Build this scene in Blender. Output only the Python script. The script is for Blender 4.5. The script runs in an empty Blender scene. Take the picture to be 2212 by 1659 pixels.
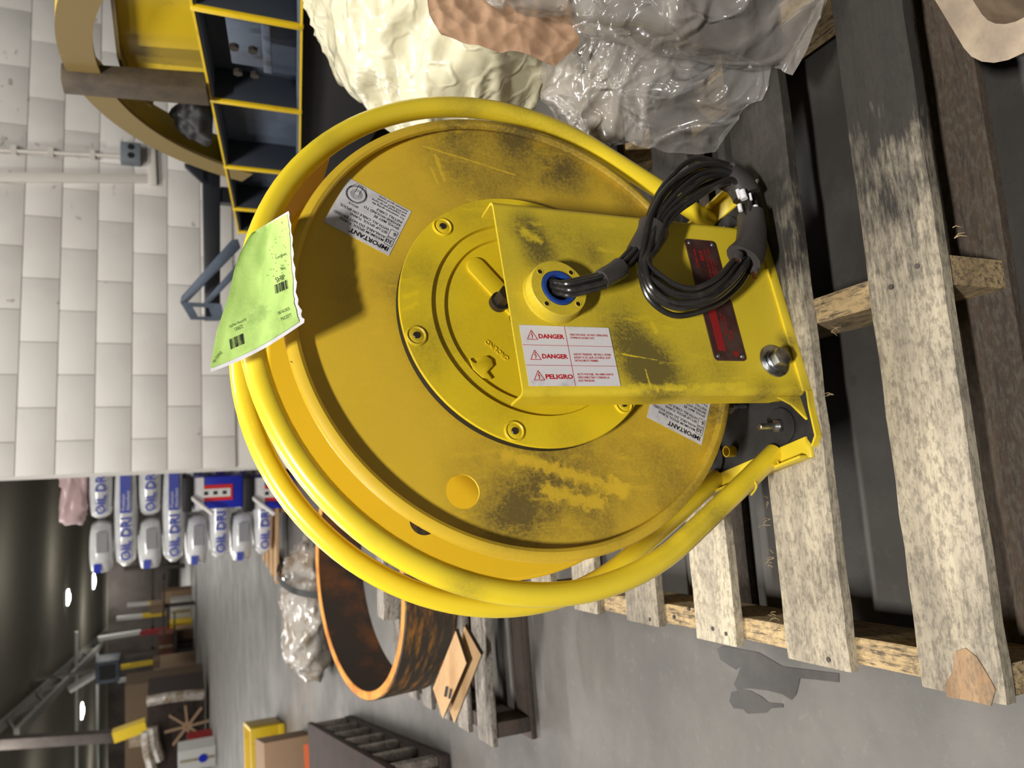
import bpy, bmesh, math, random
from mathutils import Vector, Matrix, noise, geometry
random.seed(7)
D = bpy.data; SC = bpy.context.scene; COL = SC.collection
PI = math.pi
# ------------------------------------------------------------------ camera
H = 0.935                      # camera height above the floor
F = 1661.0                     # focal length in pixels of the 2212 px frame
TH = math.radians(24.1)        # pitch below the horizon; the camera is held on its side
cam = D.cameras.new('camera'); camo = D.objects.new('camera', cam); COL.objects.link(camo)
cam.sensor_fit = 'HORIZONTAL'; cam.sensor_width = 36; cam.lens = F/2212*36
cam.clip_start = .02; cam.clip_end = 300
ct, st = math.cos(TH), math.sin(TH)
FW = Vector((0, ct, -st)); DN = Vector((0, -st, -ct)); RT = Vector((1, 0, 0))
m4 = Matrix.Identity(4)
for i in range(3):
    m4[i][0] = DN[i]; m4[i][1] = RT[i]; m4[i][2] = -FW[i]
m4[2][3] = H
camo.matrix_world = m4
cam.dof.use_dof = True; cam.dof.focus_distance = .93; cam.dof.aperture_fstop = 6.5
SC.camera = camo
# ------------------------------------------------------------------ world, lamps, exposure
SC.view_settings.view_transform = 'Standard'; SC.view_settings.look = 'None'
SC.view_settings.exposure = 0.0; SC.view_settings.gamma = 1.0; SC.view_settings.use_curve_mapping = False
w = D.worlds.new('world'); SC.world = w; w.use_nodes = True
w.node_tree.nodes['Background'].inputs[0].default_value = (.9, .95, 1, 1)
w.node_tree.nodes['Background'].inputs[1].default_value = .10
SC.cycles.max_bounces = 6; SC.cycles.diffuse_bounces = 3; SC.cycles.glossy_bounces = 3
SC.cycles.transparent_max_bounces = 10; SC.cycles.caustics_reflective = False; SC.cycles.caustics_refractive = False
def lamp(x, y, z, sx, sy, e, rz=0, c=(1, .97, .92)):
    l = D.lights.new('ceiling_lamp_or_fill', 'AREA'); l.shape = 'RECTANGLE'; l.size = sx; l.size_y = sy; l.energy = e; l.color = c
    o = D.objects.new('ceiling_lamp_or_fill', l); COL.objects.link(o); o.location = (x, y, z); o.rotation_euler = (0, 0, rz)
lamp(-.75, -1.9, 4.5, .7, .2, 380, .2)
lamp(-2.6, 2.6, 4.75, 1.5, .25, 235, .2)
lamp(1.2, 2.4, 4.75, 1.5, .25, 150, .2)
lamp(-6, 5.5, 4.75, 1.5, .3, 150, .2)
lamp(-4, 9, 4.75, 1.5, .3, 150, .2)
for x, y, e in ((-6, 15, 180), (-12, 19, 260), (-5, 24, 260), (-14, 29, 380), (-7, 34, 380), (-20, 36, 380), (-12, 46, 500), (-22, 50, 500), (-30, 66, 700), (-16, 66, 700)):  # unseen point lights added to brighten the far hall and its ceiling
    l = D.lights.new('hall_fill', 'POINT'); l.energy = e*.6; l.shadow_soft_size = 1.0; l.color = (1, .97, .9)
    o = D.objects.new('hall_fill', l); COL.objects.link(o); o.location = (x, y, 3.3)

for x, y, e in ((-7, 12, 110), (-9, 16, 140), (-5, 19, 140), (-10, 21, 170)):  # unseen area lights added out of frame to fill the hall
    lamp(x, y, 4.8, 3.0, 1.0, e, .2)
# ------------------------------------------------------------------ measuring helpers (photo pixel -> ray -> real plane)
CAM = Vector((0, 0, H))
def ray(x, y):
    dx = (1659-y-829.5)/F; dy = (x-1106)/F
    return FW + RT*dx + DN*dy
def atz(x, y, z):
    d = ray(x, y); return CAM + d*((z-H)/d.z)
def aty(x, y, Y):
    d = ray(x, y); return CAM + d*(Y/d.y)
def atplane(x, y, P, n):
    d = ray(x, y); return CAM + d*((P-CAM).dot(n)/d.dot(n))
PT = .132                      # top of the pallet
PSI = math.radians(21.182)     # the reel's axis is turned by this
RC = Vector((.08675, .89845, H-.43042))      # spool axis on the front flange plane
E1 = Vector((math.cos(PSI), math.sin(PSI), 0)); NV = Vector((math.sin(PSI), -math.cos(PSI), 0))
HC = RC.z-PT
def L(x, y, n=0.0):            # photo pixel -> reel coordinates (x right, y away, z up) on the plane n in front of the flange
    X = atplane(x, y, RC+NV*n, NV)-RC
    return Vector((X.dot(E1), -n, X.z+HC))
def RL(a, b, n): return Vector((a, -n, b+HC))
def reel_world(v): return Vector((RC.x, RC.y, PT)) + E1*v.x - NV*v.y + Vector((0, 0, v.z))

# ------------------------------------------------------------------ materials
def lin(c):
    return tuple(((v/255)/12.92 if v/255 <= .04045 else (((v/255)+.055)/1.055)**2.4) for v in c) + (1,)
class NT:
    def __init__(s, name):
        s.m = D.materials.new(name); s.m.use_nodes = True; s.t = s.m.node_tree; s.n = s.t.nodes
        s.b = s.n['Principled BSDF']; s.tc = None
    def new(s, k, **kw):
        o = s.n.new(k)
        for a, v in kw.items(): setattr(o, a, v)
        return o
    def link(s, a, b): s.t.links.new(a, b)
    def obj(s):
        if not s.tc: s.tc = s.new('ShaderNodeTexCoord')
        return s.tc.outputs['Object']
    def val(s, sock, v):
        if hasattr(v, 'is_linked') or hasattr(v, 'links'): s.link(v, sock)
        else: sock.default_value = v
    def math(s, op, a, b=0.0, c=None, clamp=False):
        o = s.new('ShaderNodeMath', operation=op, use_clamp=clamp); s.val(o.inputs[0], a); s.val(o.inputs[1], b)
        if c is not None: s.val(o.inputs[2], c)
        return o.outputs[0]
    def noise(s, scale, detail=4, rough=.6, vec=None, stretch=None, w=None):
        o = s.new('ShaderNodeTexNoise'); o.inputs['Scale'].default_value = scale; o.inputs['Detail'].default_value = detail
        o.inputs['Roughness'].default_value = rough
        v = vec or s.obj()
        if stretch:
            mp = s.new('ShaderNodeMapping'); mp.inputs['Scale'].default_value = stretch; s.link(v, mp.inputs[0]); v = mp.outputs[0]
        s.link(v, o.inputs['Vector']); return o.outputs['Fac']
    def ramp(s, f, lo, hi, a=0.0, b=1.0):
        o = s.new('ShaderNodeMapRange', interpolation_type='SMOOTHSTEP'); s.val(o.inputs[0], f)
        for i, v in enumerate((lo, hi, a, b)): o.inputs[i+1].default_value = v
        return o.outputs[0]
    def mix(s, f, a, b):
        o = s.new('ShaderNodeMix', data_type='RGBA'); s.val(o.inputs[0], f); s.val(o.inputs[6], a); s.val(o.inputs[7], b); return o.outputs[2]
    def dist(s, p):
        o = s.new('ShaderNodeVectorMath', operation='DISTANCE'); s.link(s.obj(), o.inputs[0]); o.inputs[1].default_value = p; return o.outputs['Value']
    def seg(s, A, B, wd):      # a mark along the segment A-B, wd wide
        A = Vector(A); B = Vector(B); d = B-A; ln = d.length; d = d/ln
        u = s.new('ShaderNodeVectorMath', operation='SUBTRACT'); s.link(s.obj(), u.inputs[0]); u.inputs[1].default_value = A
        k = s.new('ShaderNodeVectorMath', operation='DOT_PRODUCT'); s.link(u.outputs[0], k.inputs[0]); k.inputs[1].default_value = d
        kk = s.math('MINIMUM', s.math('MAXIMUM', k.outputs['Value'], 0), ln)
        sc = s.new('ShaderNodeVectorMath', operation='SCALE'); sc.inputs[0].default_value = d; s.link(kk, sc.inputs['Scale'])
        e = s.new('ShaderNodeVectorMath', operation='DISTANCE'); s.link(u.outputs[0], e.inputs[0]); s.link(sc.outputs[0], e.inputs[1])
        rg = s.math('ADD', e.outputs['Value'], s.math('MULTIPLY', s.math('SUBTRACT', s.noise(70, 5, .75), .5), wd*3.2)); return s.ramp(rg, wd, wd*.2)
    def bump(s, h, strength=.3, dist=.002):
        o = s.new('ShaderNodeBump'); o.inputs['Strength'].default_value = strength; o.inputs['Distance'].default_value = dist
        s.link(h, o.inputs['Height']); s.link(o.outputs[0], s.b.inputs['Normal'])
    def set(s, **kw):
        for k, v in kw.items(): s.val(s.b.inputs[k.replace('_', ' ')], v)
        return s.m
def mat(name, c, rough=.5, metal=0.0, c2=None, ns=8, lo=.4, hi=.65, bump=0, bs=60, bd=.002, coat=0.0, stretch=None, spec=.5):
    t = NT(name)
    col = lin(c)
    if c2: col = t.mix(t.ramp(t.noise(ns, 5, .65, stretch=stretch), lo, hi), lin(c), lin(c2))
    t.set(Base_Color=col, Roughness=rough, Metallic=metal, Coat_Weight=coat)
    t.b.inputs['Specular IOR Level'].default_value = spec
    if bump: t.bump(t.noise(bs, 4, stretch=stretch), bump, bd)
    return t.m
def paint(name, c, dirt=(), scratches=(), base=.12, rough=.38, fine=.5, tint=(58, 50, 34)):
    t = NT(name)
    n1 = t.noise(240, 6, .75); n2 = t.noise(14, 5, .65); n3 = t.noise(9, 4, .7, stretch=(6, 1, 1.4))
    tot = t.ramp(n2, .55, .78, 0, base)
    for (p, r, k) in dirt:
        tot = t.math('ADD', tot, t.ramp(t.dist(p), r*1.3, 0, 0, k*.85))
    tot = t.math('MULTIPLY', tot, t.ramp(n1, .25, .72, .62, 1.12))
    tot = t.math('MULTIPLY', tot, t.ramp(n3, .55, .74, 1, .35))
    tot = t.math('MULTIPLY', tot, t.ramp(n2, .25, .6, .55, 1.1))
    for (A, B, wd) in scratches:
        tot = t.math('MULTIPLY', tot, t.math('SUBTRACT', 1, t.math('MULTIPLY', t.seg(A, B, wd), .8)))
    tot = t.math('MINIMUM', tot, .86)
    spk = t.math('MULTIPLY', t.ramp(t.noise(95, 3, .6), .70, .76), t.ramp(n2, .5, .7, 0, .6))
    tot = t.math('MAXIMUM', tot, spk)
    t.set(Base_Color=t.mix(tot, lin(c), lin(tint)), Roughness=t.ramp(tot, 0, .8, rough, .8))
    t.bump(n1, .12, .0006)
    return t.m
def wood(name, c, c2, axis=0, dark=None, rough=.85):
    t = NT(name); s = [7, 7, 7]; s[axis] = .6
    oi = t.new('ShaderNodeObjectInfo')
    va = t.new('ShaderNodeVectorMath', operation='ADD'); t.link(t.obj(), va.inputs[0]); t.link(oi.outputs['Location'], va.inputs[1])
    s2 = [60, 60, 60]; s2[axis] = 9
    n1 = t.noise(3, 6, .7, va.outputs[0], tuple(s)); n2 = t.noise(3, 4, .7, va.outputs[0], tuple(s2)); n3 = t.noise(5, 4, .6, va.outputs[0])
    col = t.mix(t.ramp(n1, .35, .68), lin(c), lin(c2))
    col = t.mix(t.ramp(n2, .46, .75, 0, .38), col, lin((84, 77, 70)))
    n4 = t.noise(170, 3, .7, va.outputs[0], tuple(.5 if q == axis else 1 for q in range(3)))
    col = t.mix(t.ramp(n4, .42, .66, 0, .55), col, lin((84, 78, 70)))
    if dark:
        col = t.mix(dark(t, n3, n2), col, lin((30, 27, 25)))
    rv = t.ramp(oi.outputs['Random'], 0, 1, .82, 1.1)
    hs = t.new('ShaderNodeHueSaturation'); t.link(rv, hs.inputs['Value']); t.link(col, hs.inputs['Color'])
    t.set(Base_Color=hs.outputs[0], Roughness=rough); t.bump(n2, .6, .0015)
    return t.m
M = {}
# ------------------------------------------------------------------ mesh helpers
class MB:
    def __init__(s): s.bm = bmesh.new()
    def quadgrid(s, pts, nu, nv, close_u=False, close_v=False):
        V = [s.bm.verts.new(p) for p in pts]
        for i in range(nu if close_u else nu-1):
            for j in range(nv if close_v else nv-1):
                a, b, c, d = V[i*nv+j], V[((i+1) % nu)*nv+j], V[((i+1) % nu)*nv+(j+1) % nv], V[i*nv+(j+1) % nv]
                try: s.bm.faces.new((a, b, c, d))
                except ValueError: pass
        return V
    def box(s, c, size, rot=None, taper=None):
        h = Vector(size)/2; vs = []
        for x in (-1, 1):
            for y in (-1, 1):
                for z in (-1, 1):
                    p = Vector((x*h.x, y*h.y, z*h.z))
                    if rot is not None: p = rot @ p
                    vs.append(s.bm.verts.new(Vector(c)+p))
        for f in ((0, 1, 3, 2), (4, 6, 7, 5), (0, 4, 5, 1), (2, 3, 7, 6), (0, 2, 6, 4), (1, 5, 7, 3)):
            s.bm.faces.new([vs[i] for i in f])
        return s
    def prism(s, poly, off):   # polygon (3d points) pushed along off
        off = Vector(off); A = [s.bm.verts.new(p) for p in poly]; B = [s.bm.verts.new(Vector(p)+off) for p in poly]
        s.bm.faces.new(A); s.bm.faces.new(B[::-1]); n = len(A)
        for i in range(n): s.bm.faces.new((A[i], B[i], B[(i+1) % n], A[(i+1) % n]))
        return s
    def tube(s, pts, r, seg=12, closed=False, caps=True):
        pts = [Vector(p) for p in pts]; n = len(pts); rings = []
        T = []
        for i in range(n):
            a = pts[i-1] if (i or closed) else pts[i]; b = pts[(i+1) % n] if (i < n-1 or closed) else pts[i]
            T.append((b-a).normalized())
        up = Vector((0, 0, 1)) if abs(T[0].z) < .9 else Vector((1, 0, 0))
        x = T[0].cross(up).normalized()
        allp = []
        for i in range(n):
            x = (x-T[i]*x.dot(T[i])).normalized(); y = T[i].cross(x)
            rr = r[i] if isinstance(r, (list, tuple)) else r
            allp += [pts[i]+(x*math.cos(2*PI*k/seg)+y*math.sin(2*PI*k/seg))*rr for k in range(seg)]
        V = s.quadgrid(allp, n, seg, closed, True)
        if caps and not closed:
            s.bm.faces.new(V[:seg][::-1]); s.bm.faces.new(V[-seg:])
        return s
    def lathe(s, prof, o=(0, 0, 0), axis='y', seg=64, closed=True):   # prof: (r, h); h along -y (towards the viewer) or +z
        pts = []
        for i in range(seg):
            a = 2*PI*i/seg; c, q = math.cos(a), math.sin(a)
            for r, h in prof:
                pts.append(Vector(o)+(Vector((r*c, -h, r*q)) if axis == 'y' else Vector((r*c, r*q, h))))
        s.quadgrid(pts, seg, len(prof), True, False); return s
    def cyl(s, o, r, h0, h1, axis='y', seg=24, bev=0.0):
        b = min(bev, r*.5)
        s.lathe([(1e-5, h0), (r, h0), (r, h1-b), (r-b, h1), (1e-5, h1)], o, axis, seg); return s
    def hexa(s, o, r, h0, h1, axis='y', rot=0.0):
        P = []
        for k in range(6):
            a = PI/3*k+rot; c, q = r*math.cos(a), r*math.sin(a)
            P.append(Vector(o)+(Vector((c, -h0, q)) if axis == 'y' else Vector((c, q, h0))))
        s.prism(P, (0, h0-h1, 0) if axis == 'y' else (0, 0, h1-h0)); return s
    def add(s, me, mtx=None, fn=None):
        k = len(s.bm.verts); s.bm.from_mesh(me); s.bm.verts.ensure_lookup_table()
        for v in s.bm.verts[k:]:
            if fn: v.co = fn(v.co)
            elif mtx: v.co = mtx @ v.co
        return s
    def done(s, name, m=None, parent=None, smooth=True, bevel=0.0, ang=35, kind=None, label=None, clean=True):
        if clean: bmesh.ops.remove_doubles(s.bm, verts=s.bm.verts, dist=1e-6)
        bmesh.ops.recalc_face_normals(s.bm, faces=s.bm.faces)
        if bevel:
            ed = [e for e in s.bm.edges if len(e.link_faces) == 2 and e.calc_face_angle(0) > .6]
            bmesh.ops.bevel(s.bm, geom=ed, offset=bevel, segments=2, profile=.5, affect='EDGES', clamp_overlap=True, material=1)
        me = D.meshes.new(name); s.bm.to_mesh(me); s.bm.free()
        if smooth:
            for p in me.polygons: p.use_smooth = not bevel or p.material_index == 1
            for p in me.polygons: p.material_index = 0
            me.set_sharp_from_angle(angle=math.radians(ang))
        o = D.objects.new(name, me); COL.objects.link(o)
        if m: me.materials.append(M[m] if isinstance(m, str) else m)
        if parent: o.parent = parent
        if kind: o['kind'] = kind
        if label: o['label'] = label
        return o
def tag(o, label, cat, group=None):
    o['label'] = label; o['category'] = cat
    if group: o['group'] = group
    return o
def thing(name, label, cat, loc=(0, 0, 0), rz=0.0, group=None):
    o = D.objects.new(name, None); COL.objects.link(o); o.location = loc; o.rotation_euler = (0, 0, rz); o.empty_display_size = .05
    return tag(o, label, cat, group)
def struct(o): o['kind'] = 'structure'; return o
def dup(o, loc=None, rz=None, label=None, parent=None):
    c = o.copy(); COL.objects.link(c)
    if parent: c.parent = parent
    if loc is not None: c.location = loc
    if rz is not None: c.rotation_euler = (0, 0, rz)
    if label: c['label'] = label
    for ch in list(o.children): dup(ch, parent=c)
    return c
_tc = {}
def textmesh(s, size=1.0, bold=0.0, align='LEFT', ext=0.0):
    k = (s, bold, align, ext)
    if k not in _tc:
        cu = D.curves.new('lettering', 'FONT'); cu.body = s; cu.size = 1; cu.align_x = align; cu.offset = bold; cu.resolution_u = 2; cu.extrude = ext
        o = D.objects.new('lettering', cu); _tc[k] = D.meshes.new_from_object(o); D.objects.remove(o); D.curves.remove(cu)
    return _tc[k]
def frame(o, r, u):            # matrix with text x along r, text y along u
    r = Vector(r).normalized(); u = Vector(u); u = (u-r*u.dot(r)).normalized(); n = r.cross(u)
    m = Matrix.Identity(4)
    for i in range(3): m[i][0] = r[i]; m[i][1] = u[i]; m[i][2] = n[i]; m[i][3] = o[i]
    return m
def sheet_holes(outer, holes, y0, y1):     # flat plate in the x-z plane with holes, between depths y0 and y1
    vs = []; ed = []
    for lp in [outer]+holes:
        k = len(vs); vs += [Vector(p) for p in lp]; ed += [(k+i, k+(i+1) % len(lp)) for i in range(len(lp))]
    v, e, f, *_ = geometry.delaunay_2d_cdt(vs, ed, [], 1, 1e-7)
    def inside(p, lp):
        k = False; n = len(lp)
        for i in range(n):
            (x1, y1_), (x2, y2_) = lp[i], lp[i-1]
            if (y1_ > p[1]) != (y2_ > p[1]) and p[0] < (x2-x1)*(p[1]-y1_)/(y2_-y1_)+x1: k = not k
        return k
    f = [q for q in f if not any(inside(sum((Vector(v[i]) for i in q), Vector((0, 0)))/len(q), h) for h in holes)]
    b = MB()
    for y in (y0, y1):
        V = [b.bm.verts.new((p[0], y, p[1])) for p in v]
        for q in f:
            try: b.bm.faces.new([V[i] for i in q])
            except ValueError: pass
    for lp in [outer]+holes:
        n = len(lp)
        for i in range(n):
            p, q = lp[i], lp[(i+1) % n]
            b.bm.faces.new([b.bm.verts.new(c) for c in ((p[0], y0, p[1]), (q[0], y0, q[1]), (q[0], y1, q[1]), (p[0], y1, p[1]))])
    return b
def circ(x, z, r, n=48): return [(x+r*math.cos(2*PI*i/n), z+r*math.sin(2*PI*i/n)) for i in range(n)]
def spline(P, k=8, closed=False):
    P = [Vector(p) for p in P]; n = len(P); out = []
    for i in range(n if closed else n-1):
        p0 = P[i-1] if (i or closed) else P[0]; p1 = P[i]; p2 = P[(i+1) % n]; p3 = P[(i+2) % n] if (i < n-2 or closed) else P[-1]
        for j in range(k):
            t = j/k
            out.append(.5*((2*p1)+(p2-p0)*t+(2*p0-5*p1+4*p2-p3)*t*t+(3*p1-p0-3*p2+p3)*t**3))
    if not closed: out.append(P[-1])
    return out
def folds(p, f, seed=0):
    """long sharp creases with slack film between them"""
    q = Vector((p.x+p.z*.4, p.y*.7+p.z*.3, p.z*.8-p.x*.2))*f*.55+Vector((seed*1.3, seed*.7, 0))
    q = q+Vector((noise.noise(q*.6), noise.noise(q*.6+Vector((5, 0, 0))), 0))*.5
    a = noise.noise(q); c = noise.noise(q*1.7+Vector((3, 8, 1))); d = noise.noise(q*3.1+Vector((1, 2, 9)))
    return .9*max(0, 1-abs(a)/.16)**1.3 + .5*max(0, 1-abs(c)/.16) + .25*max(0, 1-abs(d)/.2) - abs(a)*.8 - .2
def crumple(name, c, rad, m, seed, sub=5, amp=.04, fs=(6, 14), rot=0.0, zmin=None, parent=None, pw=1.0, box=None, fold=.5):
    """a crumpled bag: a rounded body with cellular creases"""
    b = MB(); bmesh.ops.create_icosphere(b.bm, subdivisions=sub, radius=1)
    R = Matrix.Rotation(rot, 3, 'Z'); off = Vector((seed*3.1, seed*1.7, seed*.9))
    for v in b.bm.verts:
        d = v.co.normalized()
        if pw != 1.0:
            q = Vector([math.copysign(abs(k)**pw, k) for k in d]); d2 = q
        else: d2 = d
        p = Vector((d2.x*rad[0], d2.y*rad[1], d2.z*rad[2]))
        wp = p*1.0+off
        h = 0.0
        for k, f in enumerate(fs):
            h += folds(wp, f, seed)*amp*(.7**k)
        h += amp*1.2*noise.noise(wp*3)
        p = p+d*h
        p = R @ p + Vector(c)
        if zmin is not None and p.z < zmin: p.z = zmin+.002*noise.noise(p*20)
        v.co = p
    return b.done(name, m, parent, ang=180)
# ------------------------------------------------------------------ material list
t = NT('concrete_floor'); n1 = t.noise(1.6, 6, .7); n2 = t.noise(40, 4, .7); n3 = t.noise(6, 5, .7)
col = t.mix(t.ramp(n1, .3, .7), lin((98, 94, 89)), lin((76, 73, 70))); col = t.mix(t.ramp(n2, .55, .75, 0, .35), col, lin((120, 115, 108)))
gr = t.math('MULTIPLY', t.ramp(t.dist((10.33, -39.22, 0)), .95, .25), t.ramp(n3, .2, .6, .7, 1.0))     # black grinding dust plus painted-in board shade, under and beside the pallet
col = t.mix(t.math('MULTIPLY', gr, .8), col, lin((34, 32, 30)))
tr_ = t.math('MULTIPLY', t.seg((7.6, -34.2, 0), (5.2, -31.5, 0), .5), t.ramp(n3, .35, .6)); col = t.mix(t.math('MULTIPLY', tr_, .5), col, lin((126, 104, 82)))
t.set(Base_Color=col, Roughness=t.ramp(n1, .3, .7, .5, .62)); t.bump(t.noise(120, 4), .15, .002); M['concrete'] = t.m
M['wallwhite'] = mat('white_block_paint', (214, 210, 204), .6, c2=(202, 197, 191), ns=1.2, bump=.2, bs=70, bd=.002)
t = NT('white_block_paint_chipped'); gp = t.new('ShaderNodeNewGeometry'); sx = t.new('ShaderNodeSeparateXYZ'); t.link(gp.outputs['Position'], sx.inputs[0])
ch = t.math('MULTIPLY', t.ramp(t.noise(2.2, 5, .75, gp.outputs['Position'], (2.2, 2.2, 9)), .63, .67), t.ramp(sx.outputs['X'], .95, 1.45))
so = t.ramp(t.noise(1.5, 4, .6, gp.outputs['Position']), .55, .75, 0, .25); dk = t.math('MULTIPLY', t.ramp(t.noise(11, 2, .5, gp.outputs['Position']), .735, .765), .55)
col = t.mix(t.ramp(t.noise(1.2, 4, .6, gp.outputs['Position']), .4, .65), lin((214, 210, 204)), lin((204, 199, 193)))
col = t.mix(so, col, lin((188, 182, 172))); col = t.mix(t.math('MULTIPLY', ch, .75), col, lin((128, 118, 108))); col = t.mix(dk, col, lin((120, 112, 104)))
t.set(Base_Color=col, Roughness=.6); t.bump(t.math('SUBTRACT', t.noise(70, 4), ch), .25, .003); M['wallwhite'] = t.m
M['mortar'] = mat('white_mortar', (212, 207, 200), .7)
M['ceil'] = mat('ceiling_deck', (112, 108, 98), 1.0, spec=.02)
M['rackback'] = mat('dim_wall_panels', (88, 82, 78), .9, c2=(66, 60, 57), ns=.6, spec=.1)
M['steelgrey'] = mat('grey_joist_steel', (120, 118, 112), .6)
M['black'] = mat('black_rubber', (26, 25, 25), .55)
M['blackdirt'] = mat('black_dust', (38, 36, 35), .8, c2=(22, 21, 21), ns=30, bump=.3, bs=200)
M['zinc'] = mat('zinc_plated_steel', (190, 192, 194), .35, metal=1.0, c2=(130, 130, 130), ns=60)
M['darksteel'] = mat('dark_steel', (78, 72, 68), .45, metal=.8)
M['darkhole'] = mat('recessed_screw', (36, 30, 28), .4, metal=.3)
M['copper'] = mat('bare_copper', (205, 130, 90), .35, metal=1.0)
M['bluepl'] = mat('blue_plastic', (32, 66, 140), .35)
M['labelgrey'] = mat('silver_label_stock', (212, 210, 212), .5, c2=(190, 188, 190), ns=40)
M['labelwhite'] = mat('white_label_stock', (226, 222, 224), .4, c2=(176, 172, 174), ns=30, lo=.55, hi=.8)
M['ink'] = mat('black_ink', (26, 24, 30), .6)
M['redink'] = mat('red_ink', (196, 24, 34), .5)
M['darkred'] = mat('dull_red_print', (140, 26, 28), .5)
M['plate'] = mat('brown_nameplate', (74, 42, 40), .42, metal=.3, c2=(88, 66, 60), ns=30)
M['platedge'] = mat('nameplate_edge', (104, 80, 74), .4, metal=.6)
M['wire'] = mat('black_wire_jacket', (40, 38, 37), .30, c2=(62, 58, 55), ns=50, lo=.5, hi=.8)
M['tape'] = mat('black_tape', (66, 62, 60), .45, bump=.2, bs=150)
M['white'] = mat('white_paint', (226, 224, 220), .5)
M['green'] = mat('lime_paper', (188, 222, 122), .75, c2=(156, 188, 102), ns=22, lo=.55, hi=.75, bump=.4, bs=60, bd=.002)
M['paper'] = mat('white_paper', (232, 230, 234), .8)
M['smudge'] = mat('green_paper_smudge', (136, 160, 96), .8)
M['kraft'] = mat('kraft_paper', (150, 118, 90), .8, c2=(126, 97, 73), ns=8, bump=.3, bs=40)
M['rustpipe'] = mat('rusty_pipe_inside', (58, 48, 42), .7, c2=(128, 76, 34), ns=3.5, lo=.48, hi=.72)
M['rustrim'] = mat('orange_rust_rim', (206, 140, 58), .8, c2=(176, 108, 40), ns=14)
M['ply'] = mat('plywood_face', (206, 168, 122), .7, c2=(184, 142, 98), ns=5, stretch=(1, 6, 6))
M['plyedge'] = mat('plywood_dark_edge', (74, 62, 52), .8)
M['card'] = mat('brown_cardboard', (150, 122, 96), .8)
M['carddark'] = mat('dim_cardboard', (96, 78, 58), .8)
M['orange'] = mat('orange_sticker', (226, 110, 60), .6)
M['bluegrey'] = mat('blue_grey_steel_paint', (86, 96, 112), .5, c2=(70, 78, 92), ns=5)
M['bluedark'] = mat('dark_blue_grey_paint', (44, 50, 60), .5)
M['navy'] = mat('black_square_tube', (28, 30, 36), .4)
M['royal'] = mat('royal_blue_print', (30, 44, 176), .4)
M['red'] = mat('red_print', (210, 40, 44), .4)
M['bagblue'] = mat('bag_blue_print', (72, 82, 172), .4)
M['bagwhite'] = mat('white_bag_film', (226, 226, 226), .22, c2=(206, 206, 206), ns=6, coat=.5)
M['baggrey'] = mat('grey_bag_panel', (150, 150, 152), .3)
M['pinkfilm'] = mat('pinkish_wrap', (210, 180, 180), .3)
M['wrap'] = mat('dusty_shrink_wrap', (170, 164, 156), .18, c2=(130, 112, 92), ns=7, coat=.8, bump=.6, bs=25, bd=.01)
M['yellowfar'] = mat('rack_yellow', (216, 184, 30), .5)
M['whitefar'] = mat('rack_white', (200, 200, 196), .5)
M['brownwood'] = mat('dark_brown_timber', (58, 46, 40), .85, c2=(40, 33, 29), ns=6, stretch=(1, 8, 8))
M['lidwood'] = mat('dark_crate_lid', (52, 36, 32), .85, c2=(38, 27, 24), ns=6)
M['tan'] = mat('tan_dirty_plastic', (160, 142, 118), .45, c2=(128, 112, 94), ns=12)
M['rustred'] = mat('rust_brown', (104, 58, 44), .7)
M['boxgrey'] = mat('outlet_box_grey', (112, 118, 124), .5)
M['conduit'] = mat('painted_conduit', (206, 200, 190), .5)
t = NT('lamp_lens'); t.b.inputs['Emission Color'].default_value = (1, 1, .95, 1); t.b.inputs['Emission Strength'].default_value = 14; M['lens'] = t.m
def film(name, c, alpha, rough=.12, bs=9, strength=.5):
    t = NT(name); n = t.noise(bs, 5, .6)
    r1 = t.ramp(t.math('ABSOLUTE', t.math('SUBTRACT', t.noise(bs*.55, 2, .4), .5)), 0, .03, 1, 0); r2 = t.ramp(t.math('ABSOLUTE', t.math('SUBTRACT', t.noise(bs*1.3, 2, .4), .5)), 0, .05, .6, 0)
    h = t.math('ADD', t.math('ADD', r1, r2), t.math('MULTIPLY', n, .8))
    t.set(Base_Color=lin(c), Roughness=rough, Alpha=alpha, Coat_Weight=1.0, Coat_Roughness=.06); t.bump(h, strength, .006)
    return t.m
M['foam'] = film('cream_foam_in_film', (206, 200, 170), 1.0, .35, 9, .5)
M['greyfill'] = film('grey_packing_in_film', (140, 134, 125), 1.0, .25, 10, .6)
M['film'] = film('clear_poly_film', (170, 166, 162), .34, .15, 9, .6)
M['film2'] = film('dense_poly_film', (150, 145, 140), .60, .15, 8, .6)
def d_top(t, n3, n2):          # black grinding dust lying on the right part of the deck boards
    sp = t.new('ShaderNodeSeparateXYZ'); t.link(t.obj(), sp.inputs[0])
    a = t.math('ADD', t.math('ADD', sp.outputs['X'], t.math('MULTIPLY', t.math('SUBTRACT', n3, .5), .42)), t.math('MULTIPLY', t.math('SUBTRACT', sp.outputs['Y'], .62), .5))
    f = t.ramp(t.math('ADD', a, t.math('MULTIPLY', t.math('SUBTRACT', n2, .5), .16)), .26, .50, .0, .93)
    f2 = t.math('MULTIPLY', t.ramp(n3, .40, .66, .0, .9), t.ramp(n2, .3, .8, .4, 1))
    return t.math('MINIMUM', t.math('ADD', f, t.math('MULTIPLY', f2, .55)), .96)
M['deck'] = wood('weathered_deck_wood', (188, 176, 152), (150, 140, 124), 0, d_top)
def d_some(t, n3, n2): return t.math('MULTIPLY', t.ramp(n2, .5, .66), .7)
M['stringer'] = wood('stringer_wood', (186, 160, 116), (160, 136, 98), 1, d_some)
M['bottomboard'] = wood('brown_bottom_board', (74, 60, 46), (52, 42, 34), 0, d_some)
M['torn'] = wood('torn_bare_wood', (150, 122, 90), (118, 92, 66), 0)
M['greywood'] = wood('old_grey_wood', (160, 152, 142), (108, 100, 92), 0, d_some)
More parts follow.
